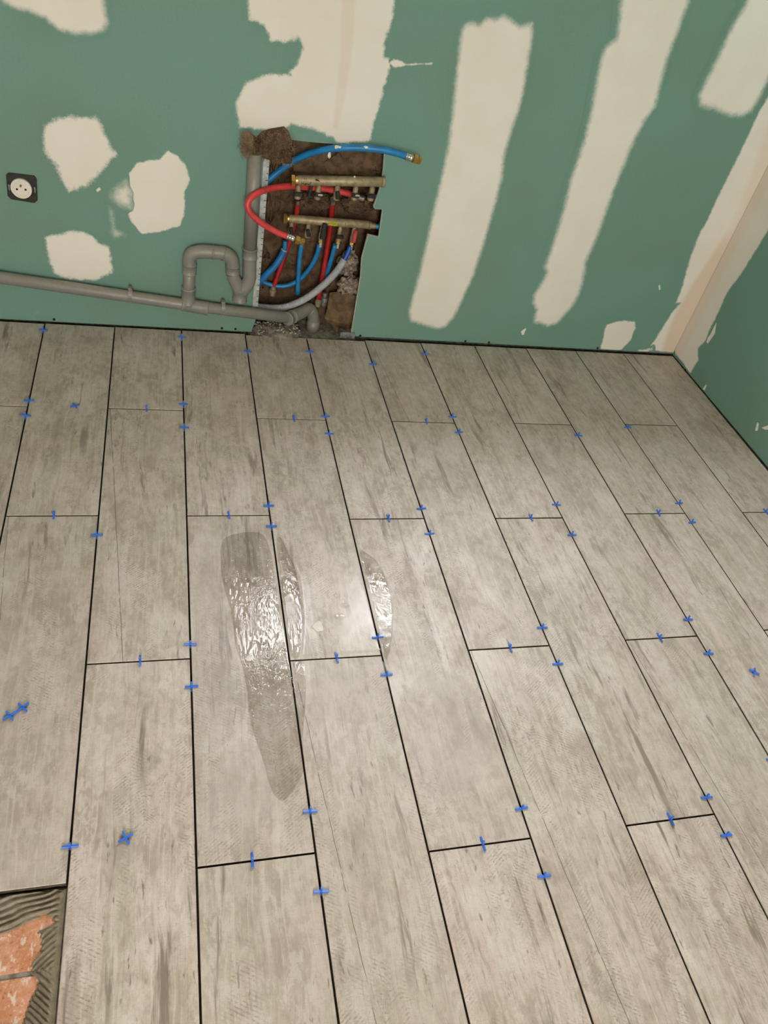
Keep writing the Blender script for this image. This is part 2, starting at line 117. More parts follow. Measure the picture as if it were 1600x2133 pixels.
# ------------------------------------------------------------------ node helper
def lin(r, g, b):
    f = lambda c: (c/255/12.92) if c/255 <= 0.04045 else ((c/255+0.055)/1.055)**2.4
    return (f(r), f(g), f(b), 1)
class NB:
    def __init__(s, name):
        s.m = bpy.data.materials.new(name); s.m.use_nodes = True; s.t = s.m.node_tree; s.t.nodes.clear()
        s.out = s.n('ShaderNodeOutputMaterial')
    def n(s, k, **kw):
        x = s.t.nodes.new(k)
        for a, b in kw.items(): setattr(x, a, b)
        return x
    def put(s, sock, v):
        if hasattr(v, 'is_linked') or isinstance(v, bpy.types.NodeSocket): s.t.links.new(v, sock)
        elif v is not None: sock.default_value = v
    def math(s, op, a, b=None, c=None, clamp=False):
        x = s.n('ShaderNodeMath', operation=op, use_clamp=clamp)
        for i, v in enumerate((a, b, c)): s.put(x.inputs[i], v)
        return x.outputs[0]
    def mix(s, f, a, b, mode='MIX'):
        x = s.n('ShaderNodeMix', data_type='RGBA', blend_type=mode, clamp_factor=True)
        s.put(x.inputs[0], f); s.put(x.inputs[6], a); s.put(x.inputs[7], b); return x.outputs[2]
    def noise(s, vec, scale, detail=2, rough=0.5, dist=0.0, w=None, col=False):
        x = s.n('ShaderNodeTexNoise', noise_dimensions='4D' if w is not None else '3D')
        s.put(x.inputs['Vector'], vec); x.inputs['Scale'].default_value = scale; x.inputs['Detail'].default_value = detail
        x.inputs['Roughness'].default_value = rough; x.inputs['Distortion'].default_value = dist
        if w is not None: s.put(x.inputs['W'], w)
        return x.outputs['Color' if col else 'Fac']
    def ramp(s, v, a, b, lo=0.0, hi=1.0):
        x = s.n('ShaderNodeMapRange', interpolation_type='SMOOTHSTEP')
        s.put(x.inputs[0], v); s.put(x.inputs[1], a); s.put(x.inputs[2], b); s.put(x.inputs[3], lo); s.put(x.inputs[4], hi); return x.outputs[0]
    def scale(s, vec, k, off=None):
        x = s.n('ShaderNodeVectorMath', operation='MULTIPLY'); s.put(x.inputs[0], vec); x.inputs[1].default_value = k
        if off is None: return x.outputs[0]
        y = s.n('ShaderNodeVectorMath', operation='ADD'); s.put(y.inputs[0], x.outputs[0]); s.put(y.inputs[1], off); return y.outputs[0]
    def obj(s): return s.n('ShaderNodeTexCoord').outputs['Object']
    def attr(s, name):
        x = s.n('ShaderNodeAttribute'); x.attribute_name = name; return x.outputs['Fac']
    def bump(s, h, strength=0.3, dist=0.002, normal=None):
        x = s.n('ShaderNodeBump'); x.inputs['Strength'].default_value = strength; x.inputs['Distance'].default_value = dist
        s.put(x.inputs['Height'], h); s.put(x.inputs['Normal'], normal) if normal is not None else None; return x.outputs[0]
    def bsdf(s, color, rough=0.5, metal=0.0, spec=0.5, normal=None, coat=0.0, **kw):
        x = s.n('ShaderNodeBsdfPrincipled'); s.put(x.inputs['Base Color'], color); s.put(x.inputs['Roughness'], rough)
        s.put(x.inputs['Metallic'], metal); x.inputs['Specular IOR Level'].default_value = spec; x.inputs['Coat Weight'].default_value = coat
        if normal is not None: s.put(x.inputs['Normal'], normal)
        s.t.links.new(x.outputs[0], s.out.inputs[0]); return x

M = {}
def simple(name, col, rough=0.5, metal=0.0, spec=0.5, var=0.12, scale=40, bump=0.0, stretch=(1, 1, 1), coat=0.0):
    b = NB(name); v = b.scale(b.obj(), stretch); n = b.noise(v, scale, 4, 0.6)
    dark = tuple(c*(1-var*1.6) for c in col[:3])+(1,); light = tuple(min(1, c*(1+var)) for c in col[:3])+(1,)
    c = b.mix(b.ramp(n, 0.3, 0.7), dark, light)
    nr = b.bump(n, bump, 0.003) if bump else None
    b.bsdf(c, rough, metal, spec, nr, coat); M[name] = b.m; return b.m

# ------------------------------------------------------------------ materials
GREEN = (0.142, 0.272, 0.228, 1)
PLASTER = (0.725, 0.692, 0.630, 1)
def board_color(b, v):
    n1 = b.noise(v, 2.2, 2, 0.5); n2 = b.noise(v, 160, 3, 0.7)
    c = b.mix(b.ramp(n1, 0.35, 0.7), GREEN, (0.142, 0.245, 0.192, 1))
    return b.mix(b.ramp(n2, 0.3, 0.7, 0.0, 0.10), c, (0.30, 0.38, 0.32, 1)), n2
def wcoord(b):
    return b.n('ShaderNodeNewGeometry').outputs['Position']
b = NB('green_board'); c, n2 = board_color(b, wcoord(b)); 
n3 = b.noise(wcoord(b), 9, 5, 0.75); c = b.mix(b.ramp(n3, 0.62, 0.78, 0, 0.14), c, (0.45, 0.50, 0.44, 1))
b.bsdf(c, 0.75, 0, 0.25, b.bump(n2, 0.06, 0.001)); M['board'] = b.m
# joint compound: thin at its feathered edge where the board shows through
b = NB('joint_compound'); P = wcoord(b); bc, n2 = board_color(b, P)
n1 = b.noise(P, 55, 5, 0.75); nst = b.noise(b.scale(P, (30, 30, 260)), 1, 3, 0.7); n4 = b.noise(P, 6, 3, 0.6)
t = b.math('ADD', b.attr('thick'), b.math('MULTIPLY', b.math('SUBTRACT', b.math('ADD', b.math('MULTIPLY', n1, .9), b.math('MULTIPLY', nst, .10)), 0.5), b.attr('rag')))
fac = b.ramp(t, 0.0, 0.95)
pl = b.mix(b.ramp(n4, 0.35, 0.7), PLASTER, (0.70, 0.655, 0.575, 1))
pl = b.mix(b.math('MULTIPLY', b.attr('tape'), 0.8), pl, (0.60, 0.475, 0.355, 1))
c = b.mix(fac, bc, pl)
hgt = b.math('ADD', b.math('MULTIPLY', b.ramp(t, 0, 1.5), 1.0), b.math('MULTIPLY', b.noise(P, 30, 4, 0.6), 0.35))
b.bsdf(c, 0.8, 0, 0.2, b.bump(hgt, 0.35, 0.0015)); M['compound'] = b.m

# wood-look porcelain: printed grain, saw marks and worn patches; each tile takes its own part of the print
b = NB('wood_look_porcelain'); O = b.obj(); oi = b.n('ShaderNodeObjectInfo'); sepc = b.n('ShaderNodeSeparateColor'); b.put(sepc.inputs[0], oi.outputs['Color'])
seed, crack_on, tone = sepc.outputs[0], sepc.outputs[1], sepc.outputs[2]
W = b.math('MULTIPLY', seed, 61.0)
so = b.n('ShaderNodeSeparateXYZ'); b.put(so.inputs[0], O); X, Y = so.outputs[0], so.outputs[1]
blotch = b.noise(b.scale(O, (1, .38, 1)), 9, 4, 0.6, 0.6, W)
blotch2 = b.noise(b.scale(O, (1, .5, 1)), 16, 5, 0.65, 0.3, b.math('ADD', W, 7.0))
warp = b.noise(b.scale(O, (1, .45, 1)), 7, 2, 0.5, 0, b.math('ADD', W, 3.3))
Xw = b.math('ADD', X, b.math('MULTIPLY', b.math('SUBTRACT', warp, 0.5), 0.05))
def vec(x, y):
    q = b.n('ShaderNodeCombineXYZ'); b.put(q.inputs[0], x); b.put(q.inputs[1], y); return q.outputs[0]
grain = b.noise(vec(b.math('MULTIPLY', Xw, 150), b.math('MULTIPLY', Y, 5)), 1, 5, 0.65, 0, W)
streak = b.noise(vec(b.math('MULTIPLY', Xw, 38), b.math('MULTIPLY', Y, 3.2)), 1, 4, 0.7, 0.4, b.math('ADD', W, 11))
zone = b.noise(vec(b.math('MULTIPLY', X, 11), b.math('MULTIPLY', Y, 2.6)), 1, 2, 0.5, 0, b.math('ADD', W, 19))
zone2 = b.noise(vec(b.math('MULTIPLY', X, 13), b.math('MULTIPLY', Y, 3.4)), 1, 2, 0.5, 0, b.math('ADD', W, 29))
fine = b.noise(b.scale(O, (620, 90, 1)), 1, 4, 0.7, 0, W); fine2 = b.noise(b.scale(O, (75, 620, 1)), 1, 4, 0.7, 0, b.math('ADD', W, 5))
# saw marks across the length, tilted one way or the other by zone
tilt = b.ramp(zone, 0.47, 0.53, -0.75, 0.6)
ph = b.math('ADD', b.math('MULTIPLY', b.math('ADD', Y, b.math('MULTIPLY', X, tilt)), 930), b.math('MULTIPLY', b.noise(O, 20, 4, 0.7, 0, W), 4.5))
saw = b.math('ADD', b.math('MULTIPLY', b.math('SINE', ph), 0.5), 0.5)
sawn = b.math('MULTIPLY', b.ramp(saw, 0.35, 0.95), b.ramp(b.noise(b.scale(O, (130, 330, 1)), 1, 3, 0.7, 0, b.math('ADD', W, 71)), 0.42, 0.58))
sawmask = b.math('MULTIPLY', b.ramp(zone2, 0.49, 0.57), b.ramp(b.noise(O, 45, 3, .6, 0, W), 0.35, 0.6))
base = b.mix(b.ramp(blotch, 0.42, 0.60), (0.520, 0.440, 0.378, 1), (0.455, 0.415, 0.332, 1))
base = b.mix(b.ramp(blotch2, 0.50, 0.60, 0, 0.72), base, (0.350, 0.292, 0.228, 1))
base = b.mix(b.ramp(blotch2, 0.48, 0.36, 0, 0.70), base, (0.615, 0.568, 0.500, 1))
mott = b.noise(b.scale(O, (1, .6, 1)), 62, 5, 0.72, 0.4, b.math('ADD', W, 51)); zone3 = b.noise(vec(b.math('MULTIPLY', X, 16), b.math('MULTIPLY', Y, 6)), 1, 3, 0.6, 0.5, b.math('ADD', W, 61))
base = b.mix(b.math('MULTIPLY', b.ramp(mott, 0.46, 0.58), b.ramp(zone3, 0.42, 0.58, 0.1, 0.55)), base, (0.640, 0.600, 0.535, 1))
base = b.mix(b.math('MULTIPLY', b.ramp(mott, 0.50, 0.38), b.ramp(zone3, 0.56, 0.42, 0.1, 0.50)), base, (0.325, 0.280, 0.222, 1))
base = b.mix(b.ramp(grain, 0.52, 0.68, 0, 0.36), base, (0.275, 0.222, 0.165, 1))
base = b.mix(b.ramp(grain, 0.48, 0.34, 0, 0.45), base, (0.66, 0.60, 0.51, 1))
base = b.mix(b.math('MULTIPLY', b.ramp(streak, 0.55, 0.66), b.ramp(zone, 0.46, 0.58, 0.04, 0.9)), base, (0.190, 0.150, 0.110, 1))
spot = b.noise(vec(b.math('MULTIPLY', Xw, 120), b.math('MULTIPLY', Y, 22)), 1, 3, 0.7, 0.3, b.math('ADD', W, 41))
base = b.mix(b.math('MULTIPLY', b.ramp(spot, 0.60, 0.70), b.ramp(zone, 0.45, 0.56, 0.03, 0.8)), base, (0.125, 0.105, 0.088, 1))
base = b.mix(b.math('MULTIPLY', sawn, b.math('MULTIPLY', sawmask, 0.75)), base, (0.230, 0.185, 0.135, 1))
base = b.mix(b.ramp(fine, 0.5, 0.68, 0, 0.26), base, (0.25, 0.21, 0.16, 1))
base = b.mix(b.ramp(fine2, 0.52, 0.68, 0, 0.32), base, (0.27, 0.225, 0.17, 1))
# a long drying crack on some tiles
cx = b.math('ADD', b.math('ADD', -0.062, b.math('MULTIPLY', Y, -0.075)), b.math('MULTIPLY', b.math('SUBTRACT', b.noise(vec(0.0, b.math('MULTIPLY', Y, 9)), 1, 5, 0.7, 0, W), 0.5), 0.008))
cd = b.math('ABSOLUTE', b.math('SUBTRACT', X, cx))
crk = b.math('MULTIPLY', b.math('MULTIPLY', b.ramp(cd, 0.0011, 0.0003), crack_on), b.ramp(b.noise(O, 30, 3, .6, 0, W), 0.36, 0.46))
base = b.mix(b.math('MULTIPLY', crk, 0.85), base, (0.075, 0.06, 0.05, 1))
base = b.mix(b.math('MULTIPLY', tone, 0.22), base, (0.33, 0.29, 0.24, 1))
base = b.mix(1.0, base, (0.945, 0.910, 0.905, 1), 'MULTIPLY')
hh = b.math('SUBTRACT', b.math('ADD', b.math('MULTIPLY', grain, 0.35), b.math('MULTIPLY', fine2, 0.35)), b.math('ADD', b.math('MULTIPLY', crk, 0.8), b.math('MULTIPLY', sawn, b.math('MULTIPLY', sawmask, 0.7))))
rough = b.ramp(blotch2, 0.3, 0.7, 0.41, 0.55)
b.bsdf(base, rough, 0, 0.65, b.bump(hh, 0.30, 0.0012)); M['tile'] = b.m

b = NB('spread_mortar'); P = wcoord(b); n = b.noise(P, 60, 5, 0.7); n2 = b.noise(P, 420, 3, 0.6)
c = b.mix(b.ramp(n, 0.3, 0.7), (0.135, 0.105, 0.065, 1), (0.235, 0.192, 0.125, 1))
b.bsdf(c, 0.45, 0, 0.5, b.bump(b.math('ADD', n, b.math('MULTIPLY', n2, .4)), 0.5, 0.002)); M['mortar'] = b.m
b = NB('adhesive'); n = b.noise(wcoord(b), 90, 4, 0.7); b.bsdf(b.mix(n, (0.014, 0.010, 0.007, 1), (0.036, 0.026, 0.018, 1)), 0.9, 0, 0.1); M['adhesive'] = b.m
b = NB('terracotta_brick'); O = wcoord(b); n1 = b.noise(O, 45, 5, 0.7); n2 = b.noise(O, 150, 4, 0.75); n3 = b.noise(b.scale(O, (1, .5, 1)), 90, 3, 0.6)
c = b.mix(b.ramp(n1, 0.35, 0.65), (0.44, 0.185, 0.085, 1), (0.54, 0.27, 0.175, 1)); c = b.mix(b.ramp(n2, 0.53, 0.66, 0, 0.7), c, (0.62, 0.42, 0.31, 1)); c = b.mix(b.ramp(n3, 0.56, 0.64, 0, 0.75), c, (0.62, 0.53, 0.44, 1)); c = b.mix(b.ramp(n2, 0.42, 0.32, 0, 0.8), c, (0.24, 0.075, 0.03, 1))
b.bsdf(c, 0.85, 0, 0.2, b.bump(n2, 0.6, 0.002)); M['brick'] = b.m
simple('tile_side', (0.085, 0.066, 0.048, 1), 0.85, 0, 0.2, 0.3, 80)
simple('cement', (0.21, 0.185, 0.15, 1), 0.9, 0, 0.2, 0.3, 60, 0.6)
simple('debris', (0.42, 0.37, 0.31, 1), 0.9, 0, 0.2, 0.6, 300, 0.3)
def spacer_mat():
    b = NB('blue_plastic'); n = b.noise(b.obj(), 300, 2); b.bsdf(b.mix(n, (0.022, 0.125, 0.58, 1), (0.038, 0.175, 0.70, 1)), 0.38, 0, 0.5); M['spacer'] = b.m
spacer_mat()
simple('blue_hose', (0.010, 0.185, 0.44, 1), 0.42, 0, 0.5, 0.10, 30)
simple('blue_sleeve', (0.008, 0.140, 0.38, 1), 0.5, 0, 0.5, 0.15, 30)
simple('deep_blue', (0.008, 0.07, 0.38, 1), 0.4, 0, 0.5, 0.1, 30)
simple('red_hose', (0.56, 0.045, 0.045, 1), 0.42, 0, 0.5, 0.14, 45)
simple('red_pipe', (0.36, 0.014, 0.014, 1), 0.42, 0, 0.5, 0.15, 30)
simple('conduit', (0.36, 0.37, 0.40, 1), 0.5, 0, 0.5, 0.1, 60)
simple('brass', (0.58, 0.37, 0.12, 1), 0.30, 1.0, 0.5, 0.12, 80, 0.05)
simple('dull_brass', (0.33, 0.262, 0.155, 1), 0.5, 0.35, 0.5, 0.2, 60, 0.15)
simple('chrome', (0.62, 0.60, 0.56, 1), 0.25, 1.0, 0.5, 0.1, 80)
simple('steel', (0.30, 0.29, 0.28, 1), 0.5, 0.8, 0.5, 0.3, 80, 0.1)
simple('black_plastic', (0.014, 0.014, 0.013, 1), 0.38, 0, 0.5, 0.3, 60)
simple('red_plastic', (0.42, 0.05, 0.045, 1), 0.45, 0, 0.5, 0.15, 60)
simple('ink', (0.012, 0.011, 0.010, 1), 0.6, 0, 0.3, 0.2)
simple('yellow_label', (0.42, 0.38, 0.02, 1), 0.45, 0, 0.5, 0.2, 200)
simple('galvanised', (0.47, 0.48, 0.47, 1), 0.55, 0.25, 0.5, 0.15, 60)
simple('dark_steel', (0.10, 0.095, 0.09, 1), 0.55, 0.6, 0.5, 0.3, 60)
simple('screw', (0.012, 0.011, 0.010, 1), 0.5, 0.5)
simple('box_plastic', (0.016, 0.015, 0.013, 1), 0.42, 0, 0.5, 0.4, 120)
simple('white_plastic', (0.70, 0.655, 0.57, 1), 0.35, 0, 0.5, 0.03, 60)
simple('gypsum', (0.62, 0.58, 0.50, 1), 0.9, 0, 0.2, 0.15, 300, 0.4)
simple('white_splash', (0.72, 0.68, 0.60, 1), 0.8, 0, 0.2, 0.05, 100)
simple('white_paint', (0.76, 0.72, 0.65, 1), 0.8, 0, 0.2, 0.03, 20)
simple('frame_white', (0.72, 0.72, 0.70, 1), 0.4, 0, 0.5, 0.02, 20)
simple('kraft', (0.27, 0.175, 0.098, 1), 0.75, 0, 0.3, 0.25, 45, 0.4)
simple('masonry', (0.08, 0.06, 0.045, 1), 0.95, 0, 0.1, 0.5, 40, 0.5)
b = NB('grey_pvc'); O = wcoord(b); n = b.noise(O, 14, 4, 0.65); n2 = b.noise(O, 120, 4, 0.7); geo = b.n('ShaderNodeNewGeometry'); sn = b.n('ShaderNodeSeparateXYZ'); b.put(sn.inputs[0], geo.outputs['Normal'])
c = b.mix(b.ramp(n, 0.35, 0.7), (0.185, 0.180, 0.170, 1), (0.215, 0.205, 0.185, 1))
dust = b.math('MULTIPLY', b.ramp(sn.outputs[2], -0.1, 0.9), b.ramp(n2, 0.3, 0.65, 0.15, 0.75))   # building dust lies on the upward faces
c = b.mix(dust, c, (0.285, 0.245, 0.190, 1)); b.bsdf(c, b.ramp(n2, 0.3, 0.7, 0.32, 0.55), 0, 0.5); M['pvc'] = b.m
b = NB('mineral_wool'); O = b.obj(); n = b.noise(O, 28, 5, 0.7, 0.8); n2 = b.noise(b.scale(O, (320, 320, 90)), 1, 4, 0.7, 1.2)
c = b.mix(b.ramp(n, 0.3, 0.7), (0.085, 0.050, 0.028, 1), (0.200, 0.130, 0.078, 1)); c = b.mix(b.ramp(n2, 0.5, 0.8, 0, 0.55), c, (0.33, 0.235, 0.15, 1))
b.bsdf(c, 0.95, 0, 0.1, b.bump(b.math('ADD', n, n2), 0.9, 0.006)); M['wool'] = b.m
simple('wool_fibre', (0.34, 0.235, 0.14, 1), 0.9, 0, 0.1, 0.3, 60)
b = NB('dusty_wool'); O = b.obj(); n = b.noise(O, 60, 5, 0.75, 0.8); b.bsdf(b.mix(b.ramp(n, 0.35, 0.65), (0.13, 0.09, 0.06, 1), (0.42, 0.36, 0.29, 1)), 0.95, 0, 0.1, b.bump(n, 0.9, 0.006)); M['dusty'] = b.m
# clear water: mirror-like film by Fresnel over whatever it lies on
def water_mat(name, rough, bump, scl, wet=0.80, dist=0.0015, painted_sheen=0.0):
    b = NB(name); P = wcoord(b)
    n = b.math('ADD', b.noise(b.scale(P, (1.0, .40, 1)), scl, 1, 0.5), b.math('MULTIPLY', b.noise(b.scale(P, (1, .6, 1)), scl*3.4, 1, 0.5), b.ramp(b.noise(P, 16, 2, 0.5), 0.40, 0.60, 0.06, 0.45)))
    nr = b.bump(n, bump, dist)
    f = b.n('ShaderNodeFresnel'); bf = b.n('ShaderNodeNewGeometry').outputs['Backfacing']; b.put(f.inputs[0], b.math('ADD', 1.33, b.math('MULTIPLY', bf, 1/1.33-1.33))); b.put(f.inputs['Normal'], nr)
    tr = b.n('ShaderNodeBsdfTransparent'); tr.inputs[0].default_value = (wet, wet*0.985, wet*0.965, 1)
    gl = b.n('ShaderNodeBsdfGlossy'); gl.inputs['Roughness'].default_value = rough; b.put(gl.inputs['Normal'], nr)
    mx = b.n('ShaderNodeMixShader'); b.put(mx.inputs[0], f.outputs[0]); b.put(mx.inputs[1], tr.outputs[0]); b.put(mx.inputs[2], gl.outputs[0])
    if painted_sheen:          # diffuse white painted in for the bright ceiling the film would mirror
        df = b.n('ShaderNodeBsdfDiffuse'); df.inputs[0].default_value = (0.84, 0.83, 0.86, 1); m2 = b.n('ShaderNodeMixShader'); b.put(m2.inputs[0], b.ramp(b.noise(P, 45, 4, 0.65), 0.3, 0.7, painted_sheen*0.6, painted_sheen*1.4)); b.put(m2.inputs[1], mx.outputs[0]); b.put(m2.inputs[2], df.outputs[0]); mx = m2
    b.put(b.out.inputs[0], mx.outputs[0]); M[name] = b.m
water_mat('water_rippled', 0.012, 1.0, 100, 0.86, 0.0010)
water_mat('water_still', 0.17, 0.05, 30, 0.99, painted_sheen=0.05)
water_mat('water_bead', 0.01, 0.0, 30, 0.93)
water_mat('water_thin', 0.12, 0.06, 60, 1.0, painted_sheen=0.13)
b = NB('window_glass'); tr = b.n('ShaderNodeBsdfTransparent'); gl = b.n('ShaderNodeBsdfGlossy'); gl.inputs['Roughness'].default_value = 0.02
mx = b.n('ShaderNodeMixShader'); mx.inputs[0].default_value = 0.06; b.put(mx.inputs[1], tr.outputs[0]); b.put(mx.inputs[2], gl.outputs[0]); b.put(b.out.inputs[0], mx.outputs[0]); M['glass'] = b.m
b = NB('warm_fill_glass'); tr = b.n('ShaderNodeBsdfTransparent'); tr.inputs[0].default_value = (0.96, 0.925, 0.865, 1); gl = b.n('ShaderNodeBsdfGlossy'); gl.inputs['Roughness'].default_value = 0.02  # tint added to warm the fill light from behind the camera
mx = b.n('ShaderNodeMixShader'); mx.inputs[0].default_value = 0.06; b.put(mx.inputs[1], tr.outputs[0]); b.put(mx.inputs[2], gl.outputs[0]); b.put(b.out.inputs[0], mx.outputs[0]); M['tinted_glass'] = b.m

# ------------------------------------------------------------------ mesh helpers
def link(name, me, mat, parent=None, smooth=False):
    o = bpy.data.objects.new(name, me); C.objects.link(o)
    if mat is not None and not me.materials: me.materials.append(mat)
    if parent is not None: o.parent = parent
    if smooth:
        for p in me.polygons: p.use_smooth = True
    return o
def obj(name, bm, mat, parent=None, smooth=False):
    bmesh.ops.recalc_face_normals(bm, faces=bm.faces[:])
    me = bpy.data.meshes.new(name); bm.to_mesh(me); bm.free()
    return link(name, me, M[mat], parent, smooth)
def tag(o, label=None, cat=None, group=None, kind=None):
    if label: o['label'] = label
    if cat: o['category'] = cat
    if group: o['group'] = group
    if kind: o['kind'] = kind
    return o
def thing(name, label, cat, loc, group=None):
    o = bpy.data.objects.new(name, None); C.objects.link(o); o.location = loc; o.empty_display_size = 0.05
    return tag(o, label, cat, group)
def add_box(bm, c, s, rot=None, bevel=0.0):
    ret = bmesh.ops.create_cube(bm, size=1.0); vs_ = ret['verts']
    mt = Matrix.Translation(Vector(c)) @ (rot.to_4x4() if rot is not None else Matrix.Identity(4)) @ Matrix.Diagonal((s[0], s[1], s[2], 1))
    bmesh.ops.transform(bm, matrix=mt, verts=vs_)
    if bevel:
        es = list({e for v in vs_ for e in v.link_edges})
        bmesh.ops.bevel(bm, geom=es, offset=bevel, segments=1, affect='EDGES', clamp_overlap=True)
def smooth_path(pts, n=8):
    P = [Vector(p) for p in pts]
    if len(P) < 3: return P
    Q = [P[0]*2-P[1]] + P + [P[-1]*2-P[-2]]; out = []
    for i in range(1, len(Q)-2):
        for k in range(n):
            t = k/n; a, b_, c_, d = Q[i-1], Q[i], Q[i+1], Q[i+2]
            out.append(0.5*((2*b_)+(c_-a)*t+(2*a-5*b_+4*c_-d)*t*t+(3*b_-a-3*c_+d)*t*t*t))
    return out+[P[-1]]
def add_tube(bm, pts, r, seg=16, caps=True):
    """r: one radius or one per point"""
    P = [Vector(p) for p in pts]; n = len(P); R = r if hasattr(r, '__len__') else [r]*n
    T = [(P[min(i+1, n-1)]-P[max(i-1, 0)]) for i in range(n)]
    T = [t.normalized() if t.length > 1e-9 else Vector((0, 0, 1)) for t in T]
    for i in range(n):
        if (P[min(i+1, n-1)]-P[max(i-1, 0)]).length < 1e-6: T[i] = T[i-1]
    u = T[0].orthogonal().normalized(); rings = []
    for i in range(n):
        u = (u-T[i]*u.dot(T[i])); u = u.normalized() if u.length > 1e-6 else T[i].orthogonal().normalized()
        w = T[i].cross(u)
        rings.append([bm.verts.new(P[i]+(u*math.cos(2*math.pi*k/seg)+w*math.sin(2*math.pi*k/seg))*R[i]) for k in range(seg)])
    for a, b_ in zip(rings, rings[1:]):
        for k in range(seg): bm.faces.new((a[k], a[(k+1) % seg], b_[(k+1) % seg], b_[k]))
    if caps: bm.faces.new(rings[0][::-1]); bm.faces.new(rings[-1])
def tube(name, pts, r, mat, parent=None, seg=16, n=8, smooth_it=True):
    bm = bmesh.new(); add_tube(bm, smooth_path(pts, n) if smooth_it else pts, r, seg); o = obj(name, bm, mat, parent, True)
    bm2 = o.data
    for p in bm2.polygons:
        if len(p.vertices) > 4: p.use_smooth = False
    return o
def lerp(a, b_, t): return Vector(a)*(1-t)+Vector(b_)*t
def profile(bm, a, b_, prof, seg=16):
    """solid of revolution from a to b; prof = [(t along, radius)]"""
    ax = (Vector(b_)-Vector(a)).normalized(); u = ax.orthogonal().normalized(); w = ax.cross(u); rings = []
    for t, r in prof:
        c_ = lerp(a, b_, t); rings.append([bm.verts.new(c_+(u*math.cos(2*math.pi*k/seg)+w*math.sin(2*math.pi*k/seg))*max(r, 1e-5)) for k in range(seg)])
    for p, q in zip(rings, rings[1:]):
        for k in range(seg): bm.faces.new((p[k], p[(k+1) % seg], q[(k+1) % seg], q[k]))
    bm.faces.new(rings[0][::-1]); bm.faces.new(rings[-1])
def rel(o, parent):
    """parent by keeping the mesh in world metres: shift mesh data into the parent's frame"""
    return o
def local(pts, root): return [tuple(Vector(p)-root.location) for p in pts]
def extrude_poly(bm, loops, to3, depth):
    """loops: outer + holes as 2D lists; to3(p, d) places a 2D point at depth d; closed solid between 0 and depth"""
    flat = [p for lp in loops for p in lp]
    tris = tessellate_polygon([[Vector((p[0], p[1], 0)) for p in lp] for lp in loops])
    f = [bm.verts.new(to3(p, 0)) for p in flat]; k = [bm.verts.new(to3(p, depth)) for p in flat]
    for t in tris:
        if len(set(t)) == 3:
            try: bm.faces.new([f[i] for i in t]); bm.faces.new([k[i] for i in reversed(t)])
            except ValueError: pass
    s = 0
    for lp in loops:
        n = len(lp)
        for i in range(n):
            a, c_ = s+i, s+(i+1) % n
            try: bm.faces.new((f[a], f[c_], k[c_], k[a]))
            except ValueError: pass
        s += n
def sdf(poly, px, py):
    """signed distance (positive inside) of points to a polygon"""
    P = np.array(poly, float); Q = np.roll(P, -1, 0); d = np.full(px.shape, 1e9); ins = np.zeros(px.shape, bool)
    for (ax, ay), (bx, by) in zip(P, Q):
        vx, vy = bx-ax, by-ay; L = vx*vx+vy*vy+1e-15
        t = np.clip(((px-ax)*vx+(py-ay)*vy)/L, 0, 1); d = np.minimum(d, np.hypot(px-ax-t*vx, py-ay-t*vy))
        ins ^= ((ay > py) != (by > py)) & (px < (bx-ax)*(py-ay)/(by-ay+1e-15)+ax)
    return np.where(ins, d, -d)
def grid_patch(name, poly, to3, mat, parent, step=0.004, grow=0.0, height=None, attrs=None, clip=None):
    P = np.array(poly); x0, y0 = P.min(0)-grow-step; x1, y1 = P.max(0)+grow+step
    xs = np.arange(x0, x1+step, step); ys = np.arange(y0, y1+step, step); gx, gy = np.meshgrid(xs, ys, indexing='ij')
    s = sdf(poly, gx, gy)+grow
    gxs, gys = np.gradient(s, step)
    near = (s < 0) & (s > -1.5*step); ln = np.maximum(np.hypot(gxs, gys), 0.75)       # snap the rim onto the outline
    gx = np.where(near, gx-s*gxs/ln, gx); gy = np.where(near, gy-s*gys/ln, gy); s2 = np.where(near, 0, s)
    if clip: gx, gy = clip(gx, gy)
    ok = s > -1.45*step; inn = s > 0
    nx, ny = gx.shape; idx = -np.ones((nx, ny), int)
    cell = ok[:-1, :-1] & ok[1:, :-1] & ok[1:, 1:] & ok[:-1, 1:] & (inn[:-1, :-1] | inn[1:, :-1] | inn[1:, 1:] | inn[:-1, 1:])
    use = np.zeros((nx, ny), bool); use[:-1, :-1] |= cell; use[1:, :-1] |= cell; use[1:, 1:] |= cell; use[:-1, 1:] |= cell
    ii = np.argwhere(use); idx[use] = np.arange(len(ii))
    X, Yv, S = gx[use], gy[use], s2[use]
    H = height(X, Yv, S) if height else np.zeros_like(X)
    verts = [to3(a, c_, h) for a, c_, h in zip(X.tolist(), Yv.tolist(), H.tolist())]
    ci = np.argwhere(cell); i, j = ci[:, 0], ci[:, 1]
    faces = np.stack([idx[i, j], idx[i+1, j], idx[i+1, j+1], idx[i, j+1]], 1).tolist()
    me = bpy.data.meshes.new(name); me.from_pydata(verts, [], faces); me.update()
    for an, fn in (attrs or {}).items():
        at = me.attributes.new(an, 'FLOAT', 'POINT'); at.data.foreach_set('value', np.asarray(fn(X, Yv, S), np.float32))
    return link(name, me, M[mat], parent, True)
def lump(name, center, radii, mat, parent=None, sub=3, amp=0.35, freq=1.6, seed=0, loc0=(0, 0, 0)):
    bm = bmesh.new(); bmesh.ops.create_icosphere(bm, subdivisions=sub, radius=1)
    for v in bm.verts:
        d = v.co.normalized(); h = 1+amp*mnoise.fractal(d*freq+Vector((seed*3.7, seed, 0)), 0.8, 2.0, 4)
        v.co = Vector((d.x*radii[0]*h, d.y*radii[1]*h, d.z*radii[2]*h))+Vector(center)-Vector(loc0)
    return obj(name, bm, mat, parent, True)

